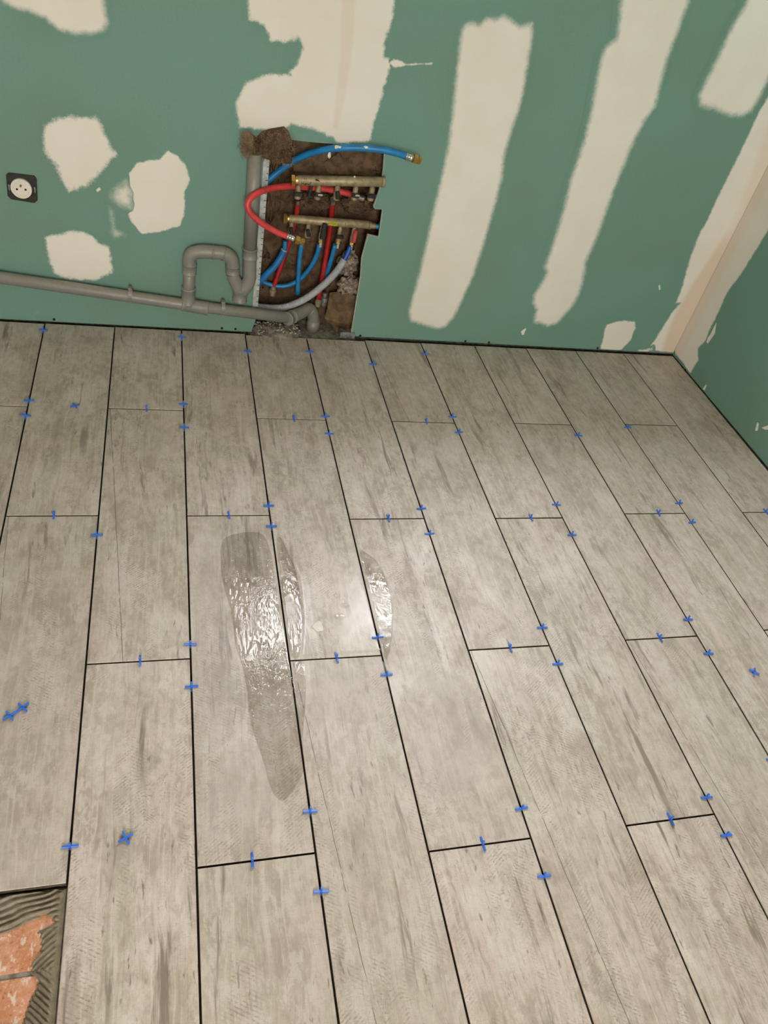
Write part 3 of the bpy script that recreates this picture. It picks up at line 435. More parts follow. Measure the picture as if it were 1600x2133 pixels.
# ------------------------------------------------------------------ back wall: one board with an opening broken out at the foot, two windows, one socket
BT = 0.0125
def structure(name, bm, mat, parent=None):
    o = obj(name, bm, mat, parent); o['kind'] = 'structure'; return o
ob = OUTLET_BOX; ocx = sum(p[0] for p in ob)/len(ob); ocz = sum(p[1] for p in ob)/len(ob)
box_out = [(ocx+0.033*math.cos(a)*1.0, ocz+0.033*math.sin(a)) for a in np.linspace(0, 2*math.pi, 20, endpoint=False)]
notch = [(x, max(z, 0.004)) for x, z in HOLE]
outer = [(XL, 0.004)] + notch + [(XR+BT, 0.005), (XR+BT, ZC), (XL, ZC)]
outer[1] = (HOLE[0][0], 0.004); outer[len(notch)] = (HOLE[-1][0], 0.008)
loops = [outer] + [[(a, z0), (a, z1), (b_, z1), (b_, z0)] for a, b_, z0, z1 in WIN] + [box_out]
bm = bmesh.new(); extrude_poly(bm, loops, lambda p, d: (p[0], d, p[1]), BT)
wall_back = structure('wall_back', bm, 'board')
# pale broken gypsum core along the edge of the opening
bm = bmesh.new()
for (a, c_) in zip(notch[9:], notch[10:]):
    d = Vector((c_[0]-a[0], 0, c_[1]-a[1]))
    if d.length < 0.004: continue
    add_box(bm, ((a[0]+c_[0])/2-0.0004, BT*0.45, (a[1]+c_[1])/2), (d.length, BT*0.8, 0.0016), Matrix.Rotation(-math.atan2(d.z, d.x), 3, 'Y'))
o = obj('gypsum_edge', bm, 'gypsum', wall_back); tag(o, 'pale broken gypsum edge of the opening')
PF = [.02,.016,.007,.02,.02,.012,.012,.022,.026,.028,.008,.01,.004,.004,.006,.004]
xz_front = lambda off: (lambda x, z, h: (x, -off-h, z))
in_hole = lambda X, Z: sdf(notch+[(HOLE[-1][0], -0.1), (HOLE[0][0], -0.1)], X, Z)
for k, (poly, fe) in enumerate(PATCHES):
    tp = (lambda X, Z, S: np.clip(sdf(TAPE_TOP, X, Z)/0.006, 0, 1)*0.35) if k == 6 else (lambda X, Z, S: 0*X)
    fe = PF[k]; gr = 0.85*fe
    o = grid_patch('plaster_patch', poly, lambda x, z, h, k=k: (x, -0.0003-h-k*0.00005, z), 'compound', wall_back, 0.0032 if k < 12 else 0.0015, gr,
                   lambda X, Z, S: np.clip(S/0.02, 0, 1)*0.0007,
                   {'thick': lambda X, Z, S: np.clip((S-gr)/fe+0.42, -1.2, 2.2)*(1.0 if k not in (3, 4, 11) else 0.55), 'tape': tp, 'rag': lambda X, Z, S, k=k: 0*X+(0.9 if PF[k] > 0.018 else 2.2)},
                   clip=lambda X, Z: (X, np.maximum(Z, 0.009)))
o = grid_patch('plaster_patch', CORNER_BACK, lambda x, z, h: (min(x, XR-0.0004), -0.0003-h, z), 'compound', wall_back, 0.0032, 0.008, lambda X, Z, S: np.clip(S/0.02, 0, 1)*0.0007,
               {'thick': lambda X, Z, S: np.where(X > XR-0.03, 2, np.clip((S-0.008)/0.011+0.35, -1.2, 2.2)), 'tape': lambda X, Z, S: np.clip((X-(XR-0.062)+0.02*np.sin(Z*9))/0.02, 0, 1)*np.clip((0.52-Z)/0.1, 0.35, 0.9), 'rag': lambda X, Z, S: 0*X+1.6}, clip=lambda X, Z: (np.minimum(X, XR-0.0006), np.maximum(Z, 0.010)))
def screw_at(p, n, parent):
    bm = bmesh.new(); p = Vector(p); n = Vector(n); profile(bm, p-n*0.004, p+n*0.0012, [(0, 0.002), (0.6, 0.0035), (1, 0.0042)], 12)
    return obj('screw', bm, 'screw', parent)
for x, z in SCREWS: screw_at((x, 0, max(z, 0.012)), (0, -1, 0), wall_back)
# metal stud behind the left edge of the opening and floor track
bm = bmesh.new(); extrude_poly(bm, [[(0.8214-0.004, 0.078), (0.8214+0.0125, 0.078), (0.8214+0.0125, 0.553), (0.8214-0.004, 0.553)]], lambda p, d: (p[0], d-0.0025, p[1]), 0.0022)
add_box(bm, (0.8214+0.0122, 0.028, 0.33), (0.0012, 0.050, 0.52))
st = obj('metal_stud', bm, 'galvanised', wall_back); tag(st, 'whitish galvanised stud flange with ruled tick marks')
bm = bmesh.new()
for k in range(24):
    z = 0.095+k*0.019; add_box(bm, (0.8214+0.0092, -0.0027, z), (0.0045 if k % 3 else 0.007, 0.0006, 0.0016))
obj('tick_mark', bm, 'ink', st)['kind'] = 'stuff'
bm = bmesh.new(); add_box(bm, (1.139, 0.010, 0.012), (0.052, 0.030, 0.022), bevel=0.001); o = obj('metal_track', bm, 'steel', wall_back); tag(o, 'short grey end of the floor track')
bm = bmesh.new(); add_box(bm, ((1.18+XR)/2, 0.018, 0.0045), (XR-1.18, 0.03, 0.009)); obj('metal_track', bm, 'dark_steel', wall_back)
bm = bmesh.new(); add_box(bm, ((XL+0.80)/2, 0.018, 0.002), (0.80-XL, 0.03, 0.004)); obj('metal_track', bm, 'dark_steel', wall_back)

# ------------------------------------------------------------------ right wall, other walls, ceiling
bm = bmesh.new(); add_box(bm, (XR+BT/2, YF/2+0.0, (ZC+0.002)/2), (BT, -YF-0.0002, ZC-0.002)); wall_right = structure('wall_right', bm, 'board')
bm = bmesh.new(); add_box(bm, (XR+0.10, YF/2, ZC/2-0.05), (0.15, -YF+0.6, ZC+0.1)); structure('wall_outer', bm, 'masonry')
yz_to = lambda y, z, h: (XR-0.0003-h, min(y, -0.0004), z)
grid_patch('plaster_patch', CORNER_RIGHT, yz_to, 'compound', wall_right, 0.0032, 0.006, lambda X, Z, S: np.clip(S/0.02, 0, 1)*0.0007,
           {'thick': lambda X, Z, S: np.where(X > -0.02, 2, np.clip((S-0.006)/0.010+0.35, -1.2, 2.2)), 'tape': lambda X, Z, S: 0.25*np.clip((X+0.06)/0.02, 0, 1), 'rag': lambda X, Z, S: 0*X+1.6}, clip=lambda X, Z: (np.minimum(X, -0.0006), np.maximum(Z, 0.008)))
for poly in RIGHT_NICKS:
    grid_patch('plaster_patch', poly, yz_to, 'compound', wall_right, 0.0014, 0.002, None, {'thick': lambda X, Z, S: np.clip(S/0.003+0.2, 0, 2), 'tape': lambda X, Z, S: 0*X, 'rag': lambda X, Z, S: 0*X+1.5})
for y, z in SCREWS_RIGHT: screw_at((XR, y, z), (-1, 0, 0), wall_right)
bm = bmesh.new(); add_box(bm, (XL-0.05, YF/2, ZC/2-0.05), (0.10, -YF+0.6, ZC+0.1)); structure('wall_left', bm, 'white_paint')
a, b_, z0, z1 = WFRONT
bm = bmesh.new(); extrude_poly(bm, [[(XL, -0.1), (XR, -0.1), (XR, ZC), (XL, ZC)], [(a, z0), (a, z1), (b_, z1), (b_, z0)]], lambda p, d: (p[0], YF-d, p[1]), 0.2); structure('wall_front', bm, 'white_paint')
bm = bmesh.new(); add_box(bm, ((XL+XR)/2, YF/2, ZC+0.03), (XR-XL+0.3, -YF+0.7, 0.06)); structure('ceiling', bm, 'white_paint')
# masonry behind the board
bm = bmesh.new(); ml = [[(XL, -0.05), (XR+0.1, -0.05), (XR+0.1, ZC), (XL, ZC)]] + [[(a, z0), (a, z1), (b_, z1), (b_, z0)] for a, b_, z0, z1 in WIN]
extrude_poly(bm, ml, lambda p, d: (p[0], 0.125+d, p[1]), 0.14); structure('wall_outer', bm, 'masonry')
def window(idx, a, b_, z0, z1, y, depth0, sgn):
    bm = bmesh.new(); t = 0.012
    d = (y-depth0)
    for c_, s_ in (((a-t/2+.001, depth0+d/2, (z0+z1)/2), (t, abs(d), z1-z0)), ((b_+t/2-.001, depth0+d/2, (z0+z1)/2), (t, abs(d), z1-z0)), (((a+b_)/2, depth0+d/2, z0-t/2+.001), (b_-a+2*t, abs(d), t)), (((a+b_)/2, depth0+d/2, z1+t/2-.001), (b_-a+2*t, abs(d), t))): add_box(bm, c_, s_)
    w = obj('window_%d' % idx, bm, 'frame_white'); w['kind'] = 'structure'
    bm = bmesh.new(); f = 0.045
    extrude_poly(bm, [[(a, z0), (b_, z0), (b_, z1), (a, z1)], [(a+f, z0+f), (a+f, z1-f), (b_-f, z1-f), (b_-f, z0+f)]], lambda p, q: (p[0], y-0.05*sgn+q, p[1]), 0.045*sgn); obj('window_frame', bm, 'frame_white', w)
    bm = bmesh.new(); add_box(bm, ((a+b_)/2, y-0.027*sgn, (z0+z1)/2), (b_-a-2*f, 0.004, z1-z0-2*f)); obj('pane', bm, 'glass' if sgn > 0 else 'tinted_glass', w)
for i, (a, b_, z0, z1) in enumerate(WIN): window(i+1, a, b_, z0, z1, 0.24, 0.001, 1)
window(4, WFRONT[0], WFRONT[1], WFRONT[2], WFRONT[3], YF-0.10, YF, -1)

# ------------------------------------------------------------------ floor: slab, adhesive, plank tiles, bare bricks where a tile is still missing
GAP, PW, PL, TT = 0.0036, 0.2, 0.8435, 0.010
bm = bmesh.new(); add_box(bm, (0.4, -1.8, -0.068), (5.2, 5.8, 0.10)); floor = structure('floor', bm, 'cement')
floor.location = FLOOR_LOC; floor.rotation_euler = (0, 0, FLOOR_ROT)
for v in floor.data.vertices: pass
# (floor-frame coordinates: x across the planks, y along them)
yw = lambda x: YB+YS*x          # the back wall in the floor frame
def tile_mesh(w, L):
    bm = bmesh.new(); bv = 0.0009; r = []
    for z, i in ((-TT, 0), (-bv, 0), (0, bv)):
        r.append([bm.verts.new((sx_*(w/2-i), sy_*(L/2-i), z)) for sx_, sy_ in ((-1, -1), (1, -1), (1, 1), (-1, 1))])
    for p, q in zip(r, r[1:]):
        for k in range(4):
            fc = bm.faces.new((p[k], p[(k+1) % 4], q[(k+1) % 4], q[k])); fc.material_index = 1 if p is r[0] else 0
    bm.faces.new(r[0][::-1]); bm.faces.new(r[2])
    me = bpy.data.meshes.new('tile'); bm.to_mesh(me); bm.free(); me.materials.append(M['tile']); me.materials.append(M['tile_side']); return me
cache = {}
def put_tile(k, ya, yb_):
    w = PW-GAP if k < 11 else 0.2135
    L = round(ya-yb_, 3); key = (w, L)
    if key not in cache: cache[key] = tile_mesh(w, L)
    o = bpy.data.objects.new('tile', cache[key]); C.objects.link(o); o.parent = floor
    o.location = (k*PW+PW/2 if k < 11 else 11*PW+GAP/2+w/2, (ya+yb_)/2, random.uniform(-0.0003, 0.0003))
    h = random.random()
    o.color = (h, 1.0 if (k, round(yb_, 1)) in CRACKED else 0.0, random.random(), 1)
CRACKED = set()
MISSING_BELOW = {1: JOINTS[1][1], 0: JOINTS[0][0]-PL, -1: JOINTS[1][1]}
ends = {}
for k in range(-8, 12):
    js = list(JOINTS.get(k, [])) or [0.235 if k % 2 == 0 else -0.184]
    while js[-1] > -3.75: js.append(js[-1]-PL)
    y0 = yw(k*PW+0.1)-0.007-(0.008 if 3 < k < 6 else 0.0)-(0.002 if k > 5 else 0); seq = [y0+GAP/2]+js
    ends[k] = js
    for q, (ya, yb_) in enumerate(zip(seq, seq[1:])):
        if k in MISSING_BELOW and yb_ < MISSING_BELOW[k]-0.05: break
        CR = ((k, q) in {(2, 1), (1, 1), (6, 2), (8, 2), (6, 0), (10, 0), (4, 2), (11, 1), (3, 3)})
        if CR: CRACKED.add((k, round(yb_+GAP/2, 1)))
        put_tile(k, ya-GAP/2, yb_+GAP/2)
# adhesive under the laid tiles (kept back from the bare corner)
bm = bmesh.new(); yb1 = JOINTS[1][1]
add_box(bm, ((0.4+2.42)/2, (yw(1.4)-0.012-3.9)/2, -0.0142), (2.42-0.4-0.006, yw(1.4)-0.012+3.9, 0.0080))
add_box(bm, ((-1.4+0.4)/2, (yw(-.2)-0.012+yb1)/2, -0.0142), (1.8, yw(-.2)-0.012-yb1-0.004, 0.0080))
obj('adhesive_bed', bm, 'adhesive', floor)
# bare corner: combed mortar around exposed bricks
BX0, BX1, BY0, BY1 = -0.30, 0.3985, -1.86, yb1-0.004
def comb(X, Y, S):
    out = []
    for x, y in zip(X.tolist(), Y.tolist()):
        n = mnoise.noise(Vector((x*22, y*22, 0.3))); n2 = mnoise.noise(Vector((x*90, y*60, 5)))
        top = y > BY1-0.055-0.10*(0.4-x)     # strip along the laid tile is combed lengthwise, the side strip slantwise
        if top: ph = (y+(x-0.3)*-0.22)*2*math.pi/0.0095+n*5.0
        else: ph = (y-(x-0.36)*(0.75 if y > -1.14 else -0.95))*2*math.pi/0.0095+n*3.6
        h = (0.0030+0.0014*n)*max(-0.45, math.sin(ph))+0.0016*n2
        edge = min(1, max(0, (0.3925-x)/0.004))            # smooth trowelled channel beside the next plank
        h = h*edge+(1-edge)*-0.001
        out.append(-0.0095+h)
    a = np.array(out); d = -sdf(BARE, X, Y)                  # falls away to the bare brick
    return np.where(d < 0.006, a+(d-0.006)*1.2, a)
mort_poly = [(BX0, BY0), (BX1, BY0), (BX1, BY1), (BX0, BY1)]
mb = grid_patch('mortar_bed', mort_poly, lambda x, y, h: (x, y, h), 'mortar', floor, 0.0016 if True else .003, 0.0, comb)
mb['kind'] = 'stuff'; tag(mb, 'dark brown mortar combed into ridges in the bare corner')
bm = bmesh.new(); bmesh.ops.create_cube(bm, size=0.001); bm.free()
# cut the bare place out of the mortar
bm = bmesh.new(); bm.from_mesh(mb.data); 
cen = np.array([tuple(f.calc_center_median())[:2] for f in bm.faces]); dd = sdf(BARE, cen[:, 0], cen[:, 1])
bm.faces.ensure_lookup_table(); bmesh.ops.delete(bm, geom=[bm.faces[i] for i in np.where(dd > 0.001)[0]], context='FACES'); bm.to_mesh(mb.data); bm.free()
yj = BRICK_JOINT[0][1]
for (x0, x1, y0, y1) in ((0.285, 0.392, yj+0.0035, yj+0.105), (0.285, 0.392, yj-0.105, yj-0.0035), (0.172, 0.279, yj+0.0035, yj+0.105), (0.172, 0.279, yj-0.105, yj-0.0035)):
    bm = bmesh.new(); add_box(bm, ((x0+x1)/2, (y0+y1)/2, -0.0160), (x1-x0, y1-y0, 0.0070), bevel=0.0012); obj('brick', bm, 'brick', floor)
bm = bmesh.new(); add_box(bm, (0.28, yj, -0.0168), (0.22, 0.0066, 0.006)); o = obj('mortar_joint', bm, 'cement', floor)
# cement patch at the foot of the opening
bm = bmesh.new(); bmesh.ops.create_icosphere(bm, subdivisions=4, radius=1)
for v in bm.verts:
    d = v.co.copy(); h = 1+0.25*mnoise.noise(d*2.2); v.co = Vector((d.x*0.075*h, d.y*0.05*h, d.z*0.022*h))
o = obj('cement_patch', bm, 'cement', floor, True); o.location = (0.905, yw(0.9)+0.022, -0.004); tag(o, 'grey cement filled around the drain pipe')
bm = bmesh.new(); add_box(bm, (0.99, yw(1)+0.05, -0.012), (0.36, 0.12, 0.012)); obj('cement_bed', bm, 'cement', floor)

# ------------------------------------------------------------------ tile spacers
def arm_mesh(Lx, Lz, t, fl_):
    bm = bmesh.new(); w = 0.0034
    add_box(bm, (0, 0, 0), (Lx, t, w), bevel=0.0006); add_box(bm, (0, 0, 0), (w, t, Lz), bevel=0.0006)
    me = bpy.data.meshes.new('spacer'); bmesh.ops.recalc_face_normals(bm, faces=bm.faces[:]); bm.to_mesh(me); bm.free(); me.materials.append(M['spacer']); return me
SP = arm_mesh(0.0262, 0.0245, 0.0040, 0)
fm = Matrix.Translation(FLOOR_LOC) @ Matrix.Rotation(FLOOR_ROT, 4, 'Z')
def put_spacer(x, y, z, rot, label, group):
    o = bpy.data.objects.new('tile_spacer', SP); C.objects.link(o)
    o.matrix_world = fm @ Matrix.Translation((x, y, z)) @ rot; tag(o, label, 'tile spacer', group)
ORD = ['', 'first', 'second', 'third', 'fourth', 'fifth', 'sixth', 'seventh', 'eighth', 'ninth', 'tenth', 'eleventh', 'twelfth']
percol = {}
for k, y in LONG_SPACERS: percol.setdefault(k, []).append(y)
for k, ys in percol.items():
    for i, y in enumerate(ys):
        rk = ORD[i+1] if len(ys) > 1 else 'only'
        lab = 'blue spacer upright across the %s long joint from the left, %s from the back wall' % (ORD[k], rk) if len(ys) > 1 else 'only blue spacer upright across the %s long joint from the left' % ORD[k]
        rot = Matrix.Rotation(random.uniform(-.10, .10), 4, 'Z') @ Matrix.Rotation(random.uniform(-.25, .05), 4, 'X')
        put_spacer(k*PW+random.uniform(-.0003, .0003), y, 0.0022, rot, lab, 'spacers across the long joints')
percr = {}
for k, y, x in CROSS_SPACERS: percr.setdefault(k, []).append((y, x))
for k, q in percr.items():
    q.sort(reverse=True)
    for i, (y, x) in enumerate(q):
        where = 'left of the %s long joint' % ORD[k+1] if k < 11 else 'beside the right wall'
        lab = 'blue spacer across the end joint %s' % where
        if len(q) > 1: lab += (', nearer back wall' if i == 0 else ', farther from back wall')
        rot = Matrix.Rotation(math.pi/2+random.uniform(-.12, .12), 4, 'Z') @ Matrix.Rotation(random.uniform(-.2, .1), 4, 'X')
        put_spacer(x, y, 0.0022, rot, lab, 'spacers across the end joints')
FL = ['loose blue spacer lying flat near the left edge, close to the back wall', 'loose blue spacer lying flat, upper right of a touching pair', 'loose blue spacer lying flat, lower left of a touching pair',
      'loose blue spacer tilted on the tile beside the bare brick corner', 'loose blue spacer lying flat on the plank by the right edge of the photo']
for (x, y, a), lab in zip(FLAT_SPACERS, FL):
    put_spacer(x, y, 0.0038 if 'tilted' in lab else 0.0031, Matrix.Rotation(a, 4, 'Z') @ Matrix.Rotation(math.pi/2+(0.12 if 'tilted' in lab else 0), 4, 'X'), lab, 'loose spacers on the tiles')

# ------------------------------------------------------------------ water on the tiles
PX = {'A': ('water_rippled', 'rippled water film with white glints on the third plank row', 'long'), 'A2': ('water_thin', '', ''), }
def rounded(poly, n=5):
    P = [Vector((x, y, 0)) for x, y in poly]; k = len(P); out = []
    for i in range(k):
        a, b_, c_, d = P[i-1], P[i], P[(i+1) % k], P[(i+2) % k]
        for j in range(n):
            t = j/n; q = 0.5*((2*b_)+(c_-a)*t+(2*a-5*b_+4*c_-d)*t*t+(3*b_-a-3*c_+d)*t*t*t); out.append((q.x, q.y))
    return out
def film(key, mat, label, h=0.0006, name='water_puddle'):
    o = grid_patch(name, rounded(FILMS[key]), lambda x, y, q: (x, y, 0.0004+q), mat, None, 0.003, 0.0, lambda X, Y, S: h*np.clip(S/0.004, 0, 1)**0.5)
    tag(o, label, 'puddle', 'wet patches on the tiles'); return o
film('A', 'water_rippled', 'rippled wet patch with white glints left of the fourth long joint')
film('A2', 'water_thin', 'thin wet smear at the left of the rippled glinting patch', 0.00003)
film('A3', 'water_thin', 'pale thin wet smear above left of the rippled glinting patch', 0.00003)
film('B', 'water_rippled', 'narrow rippled wet strip right beside the fourth long joint')
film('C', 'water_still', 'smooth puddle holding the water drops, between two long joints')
film('D', 'water_rippled', 'rippled bluish wet crescent right of the fifth long joint')
film('E', 'water_rippled', 'narrow wet strip just below the end joint under the drops')
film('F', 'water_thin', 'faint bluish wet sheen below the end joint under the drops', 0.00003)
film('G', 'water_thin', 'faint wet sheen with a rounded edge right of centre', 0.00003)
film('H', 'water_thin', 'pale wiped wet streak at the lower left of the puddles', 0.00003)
DL = ['white foamy water drop on the smooth puddle', 'topmost of three water drops on the smooth puddle', 'middle of three water drops on the smooth puddle', 'lowest and largest of three clear water drops on the smooth puddle', 'small whitish drop on the rippled wet patch']
for i, ((x, y, r), lab) in enumerate(zip(DROPS, DL)):
    bm = bmesh.new(); bmesh.ops.create_uvsphere(bm, u_segments=24, v_segments=12, radius=1)
    for v in bm.verts:
        an = math.atan2(v.co.y, v.co.x); rr = 1+(0.5 if i == 0 else 0.32)*mnoise.noise(Vector((math.cos(an)*1.4+i*5, math.sin(an)*1.4, i)))
        r2 = r*(1 if i in (0, 4) else 1.25); v.co = Vector((v.co.x*r2*rr, v.co.y*r2*rr*(1.0 if i in (0, 4) else 0.8), max(v.co.z, 0)*(0.0024 if i in (0, 4) else 0.0016)))
    bmesh.ops.delete(bm, geom=[f for f in bm.faces if all(v.co.z < 1e-7 for v in f.verts)], context='FACES')
    o = obj('water_drop', bm, 'white_splash' if i in (0, 4) else 'water_bead', None, True); o.location = (x, y, 0.0010); tag(o, lab, 'water drop', 'drops on the puddle')

# ------------------------------------------------------------------ wall socket
t = thing('electrical_outlet', 'round white wall socket in its dark square mounting box', 'socket', (ocx, 0, ocz))
bm = bmesh.new(); bq = [(x-ocx, z-ocz) for x, z in ob]
extrude_poly(bm, [bq[::-1], [(0.0285*math.cos(a), 0.0285*math.sin(a)) for a in np.linspace(0, 2*math.pi, 24, endpoint=False)]], lambda p, d: (p[0], -0.0035+d, p[1]), 0.0034); 
profile(bm, (0, 0.045, 0), (0, -0.001, 0), [(0, 0.0), (0.01, 0.031), (1, 0.031)], 24)
mbx = obj('mounting_box', bm, 'box_plastic', t)
for sx_ in (-1, 1):
    bm = bmesh.new(); add_box(bm, (sx_*0.0315, -0.0045, -0.002), (0.0035, 0.003, 0.016), bevel=0.0006); obj('mounting_claw', bm, 'steel', t)
ox, oz = OUTLET[0][0]-ocx, OUTLET[0][1]-ocz
bm = bmesh.new(); R0 = 0.0262
profile(bm, (ox, 0.006, oz), (ox, -0.009, oz), [(0, R0*.9), (0.2, R0), (0.93, R0), (1.0, R0-0.001), (1.0, 0.0198), (0.86, 0.0190), (0.86, 0.0)], 40)
dk = obj('socket_face', bm, 'white_plastic', t); 
for (hx, hz) in OUTLET[1:3]:
    bm = bmesh.new(); profile(bm, (hx-ocx, -0.0065, hz-ocz), (hx-ocx, -0.0074, hz-ocz), [(0, 0.0028), (1, 0.0028)], 14); obj('contact_hole', bm, 'ink', dk)
bm = bmesh.new(); profile(bm, (OUTLET[3][0]-ocx, -0.006, OUTLET[3][1]-ocz), (OUTLET[3][0]-ocx, -0.016, OUTLET[3][1]-ocz), [(0, 0.0024), (0.8, 0.0024), (1, 0.0012)], 14); obj('earth_pin', bm, 'steel', dk)

# ------------------------------------------------------------------ grey waste pipe
root = thing('waste_pipe', 'grey plastic waste pipe with looped trap running along the wall foot', 'pipe', (0.62, -0.029, 0.09))
L_ = lambda pts: local(pts, root)
R1, R2 = 0.0175, 0.0205
a, b_, c_ = DRAIN_MAIN; a = lerp(b_, a, 3.0)
tube('pipe', L_([a, b_, c_]), R1, 'pvc', root, 24, smooth_it=False)
def coupling(p, q, r=R2, name='coupling', par=None):
    bm = bmesh.new(); profile(bm, *L_([p, q]), [(0, r-0.0015), (0.02, r+0.0011), (0.10, r+0.0011), (0.12, r), (0.88, r), (0.90, r+0.0011), (0.98, r+0.0011), (1, r-0.0015)], 24)
    return obj(name, bm, 'pvc', par or root, True)
def autosmooth(o):
    for p in o.data.polygons: p.use_smooth = True
tj = coupling(*T_JOINT, name='tee')
el = smooth_path(DRAIN_ELBOW, 6); tube('elbow', L_(el), R2-0.0005, 'pvc', root, 24, smooth_it=False)
coupling(lerp(DRAIN_ELBOW[0], DRAIN_ELBOW[1], -0.25), lerp(DRAIN_ELBOW[0], DRAIN_ELBOW[1], 0.28), R2+0.0003)
coupling(DRAIN_ELBOW[2], lerp(DRAIN_ELBOW[2], DRAIN_ELBOW[3], 0.25), R2)
dd_ = Vector(DRAIN_DOWN[0]); tube('pipe', L_([dd_+Vector((0, 0, 0.01)), (dd_.x-0.001, dd_.y, -0.01)]), R2+0.0008, 'pvc', root, 24, smooth_it=False)
lp = LOOP
tube('pipe', L_([lp[0], lp[2]]), R1, 'pvc', root, 24, smooth_it=False)
coupling(lp[0], lerp(lp[1], lp[2], 0.0), R2); coupling(lerp(lp[1], lp[2], 0.62), lerp(lp[1], lp[2], 1.08), R2)
tube('elbow', L_(lp[2:8]), R2-0.0006, 'pvc', root, 24)
tube('elbow', L_(lp[7:13]), R2-0.0006, 'pvc', root, 24)
coupling(lerp(lp[6], lp[7], 0.9), lerp(lp[7], lp[8], 0.12), R2)
coupling(lerp(lp[7], lp[8], 0.95), lerp(lp[8], lp[9], 0.2), R2+.0002); coupling(lp[11], lp[12], R2)
tube('branch', L_(lp[12:]), R2-0.0006, 'pvc', root, 24)
sk = [STACK_TOP]+STACK[1:3]
tube('standpipe', L_([STACK_TOP, STACK[2]]), R2-0.0012, 'pvc', root, 24, smooth_it=False)
coupling(lerp(STACK[2], STACK[3], -0.03), lerp(STACK[2], STACK[3], 0.42), R2+0.0010)
tube('branch', L_(STACK[2:]), R2-0.0002, 'pvc', root, 24)
coupling(PLUG[0], PLUG[1], R2+0.001, 'end_plug')
for cpt in CLIPS:
    p = Vector(cpt); ax = (Vector(c_)-Vector(b_)).normalized() if p.x > 0.6 else (Vector(b_)-Vector(DRAIN_MAIN[0])).normalized()
    bm = bmesh.new(); profile(bm, *L_([p-ax*0.0055, p+ax*0.0055]), [(0, R1), (0, R1+0.0024), (1, R1+0.0024), (1, R1)], 24)
    q = p-root.location; add_box(bm, (q.x, 0.029-0.006, q.z), (0.011, 0.011, 0.020)); add_box(bm, (q.x, -0.004, q.z+R1+0.0045), (0.010, 0.016, 0.007), bevel=0.001); add_box(bm, (q.x, -0.004, q.z-R1-0.0045), (0.010, 0.016, 0.007), bevel=0.001)
    obj('pipe_clip', bm, 'pvc', root)

# ------------------------------------------------------------------ manifolds
def hexnut(bm, p, q, r, seg=6): profile(bm, p, q, [(0, r*0.9), (0.12, r), (0.88, r), (1, r*0.9)], seg)
def manifold(name, label, ends_, r, valves, mat_body, group=None):
    a, b_ = Vector(ends_[0]), Vector(ends_[1]); ax = (b_-a).normalized()
    t = thing(name, label, 'manifold', a)
    z = lambda v: Vector(v)-a
    bm = bmesh.new(); profile(bm, z(a), z(b_), [(0, r*.8), (0.01, r), (0.99, r), (1, r*.9)], 24); body = obj('body', bm, mat_body, t, True)
    bm = bmesh.new(); hexnut(bm, z(a-ax*0.009), z(a+ax*0.003), r*1.22); hexnut(bm, z(a+ax*0.003), z(a+ax*0.010), r*1.08, 20); obj('end_nut', bm, 'brass', t)
    return t, body, z, ax
def valve(t, z, p, drop, rs, handle, hrot=0.0, hmat='black_plastic', big=False, front=0.012, up=0.0):
    p = Vector(p); bm = bmesh.new(); q = p+Vector((0, 0, -drop))
    profile(bm, z(p+Vector((0, 0, 0.012))), z(q), [(0, rs*.8), (0.25, rs*.8), (0.3, rs*1.05), (0.55, rs*1.05), (0.6, rs*1.3), (0.95, rs*1.3), (1, rs)], 16); o = obj('valve', bm, 'dull_brass', t)
    c_ = p+Vector((0, -front, -drop*0.55+up)); bm = bmesh.new()
    R_ = Matrix.Rotation(hrot, 3, 'Y')
    if big: add_box(bm, z(c_), (0.015 if up > 0.012 else 0.012, 0.008, 0.050 if up > 0.012 else 0.040), R_, 0.0025)
    else: add_box(bm, z(c_), (0.023, 0.010, 0.0115), R_, 0.002)
    bm2 = bm; profile(bm2, z(c_+Vector((0, front, 0))), z(c_), [(0, 0.003), (1, 0.003)], 10)
    obj('handle', bm2, hmat, o); return o
t1, body1, z1_, ax1 = manifold('brass_manifold', 'longer brass manifold with handwriting, upper of the two in the opening', MAN_TOP, 0.0140, MAN_TOP_VALVES, 'dull_brass', )
bm = bmesh.new(); e1 = Vector(MAN_TOP[1]); profile(bm, z1_(e1-ax1*0.006), z1_(e1+ax1*0.004), [(0, .0140), (.1, .0158), (.9, .0158), (1, .0145)], 24); obj('end_cap', bm, 'dull_brass', t1, True)
for i, p in enumerate(MAN_TOP_VALVES):
    valve(t1, z1_, Vector(p)+Vector((0, 0.004, 0)), 0.040, 0.0075, True, [0.0, 0.08, 1.45, 0.05, -.05][i])
    if i in (1, 3):
        bm = bmesh.new(); add_box(bm, z1_(Vector(p)+Vector((0.004, -0.0125, -0.020))), (0.014, 0.004, 0.006), bevel=.001); obj('chrome_tab', bm, 'chrome', t1)
# handwriting on the upper manifold: "Haut" with two ticks above it, and a smudge of black tape
def on_body(u, v, r=0.0143):       # u metres along from the left end, v angle up from the front
    p = lerp(MAN_TOP[0], MAN_TOP[1], 0)+ax1*u; return tuple(z1_(p)+Vector((0, -r*math.cos(v), r*math.sin(v))))
bm = bmesh.new(); S_ = 0.0125
strokes = [[(0, 0), (0, 1)], [(0.5, 0), (0.5, 1)], [(0, .5), (.5, .55)],            # H
           [(1.1, .5), (.8, .45), (.75, .1), (1.0, 0), (1.1, .3), (1.1, .5), (1.12, 0)],   # a
           [(1.4, .5), (1.42, .1), (1.6, 0), (1.75, .3), (1.75, .5), (1.78, 0)],           # u
           [(2.05, 1), (2.05, .1), (2.2, 0)], [(1.9, .6), (2.25, .6)],                    # t
           [(0.55, 1.5), (0.57, 1.9)], [(0.95, 1.5), (0.97, 1.9)]]
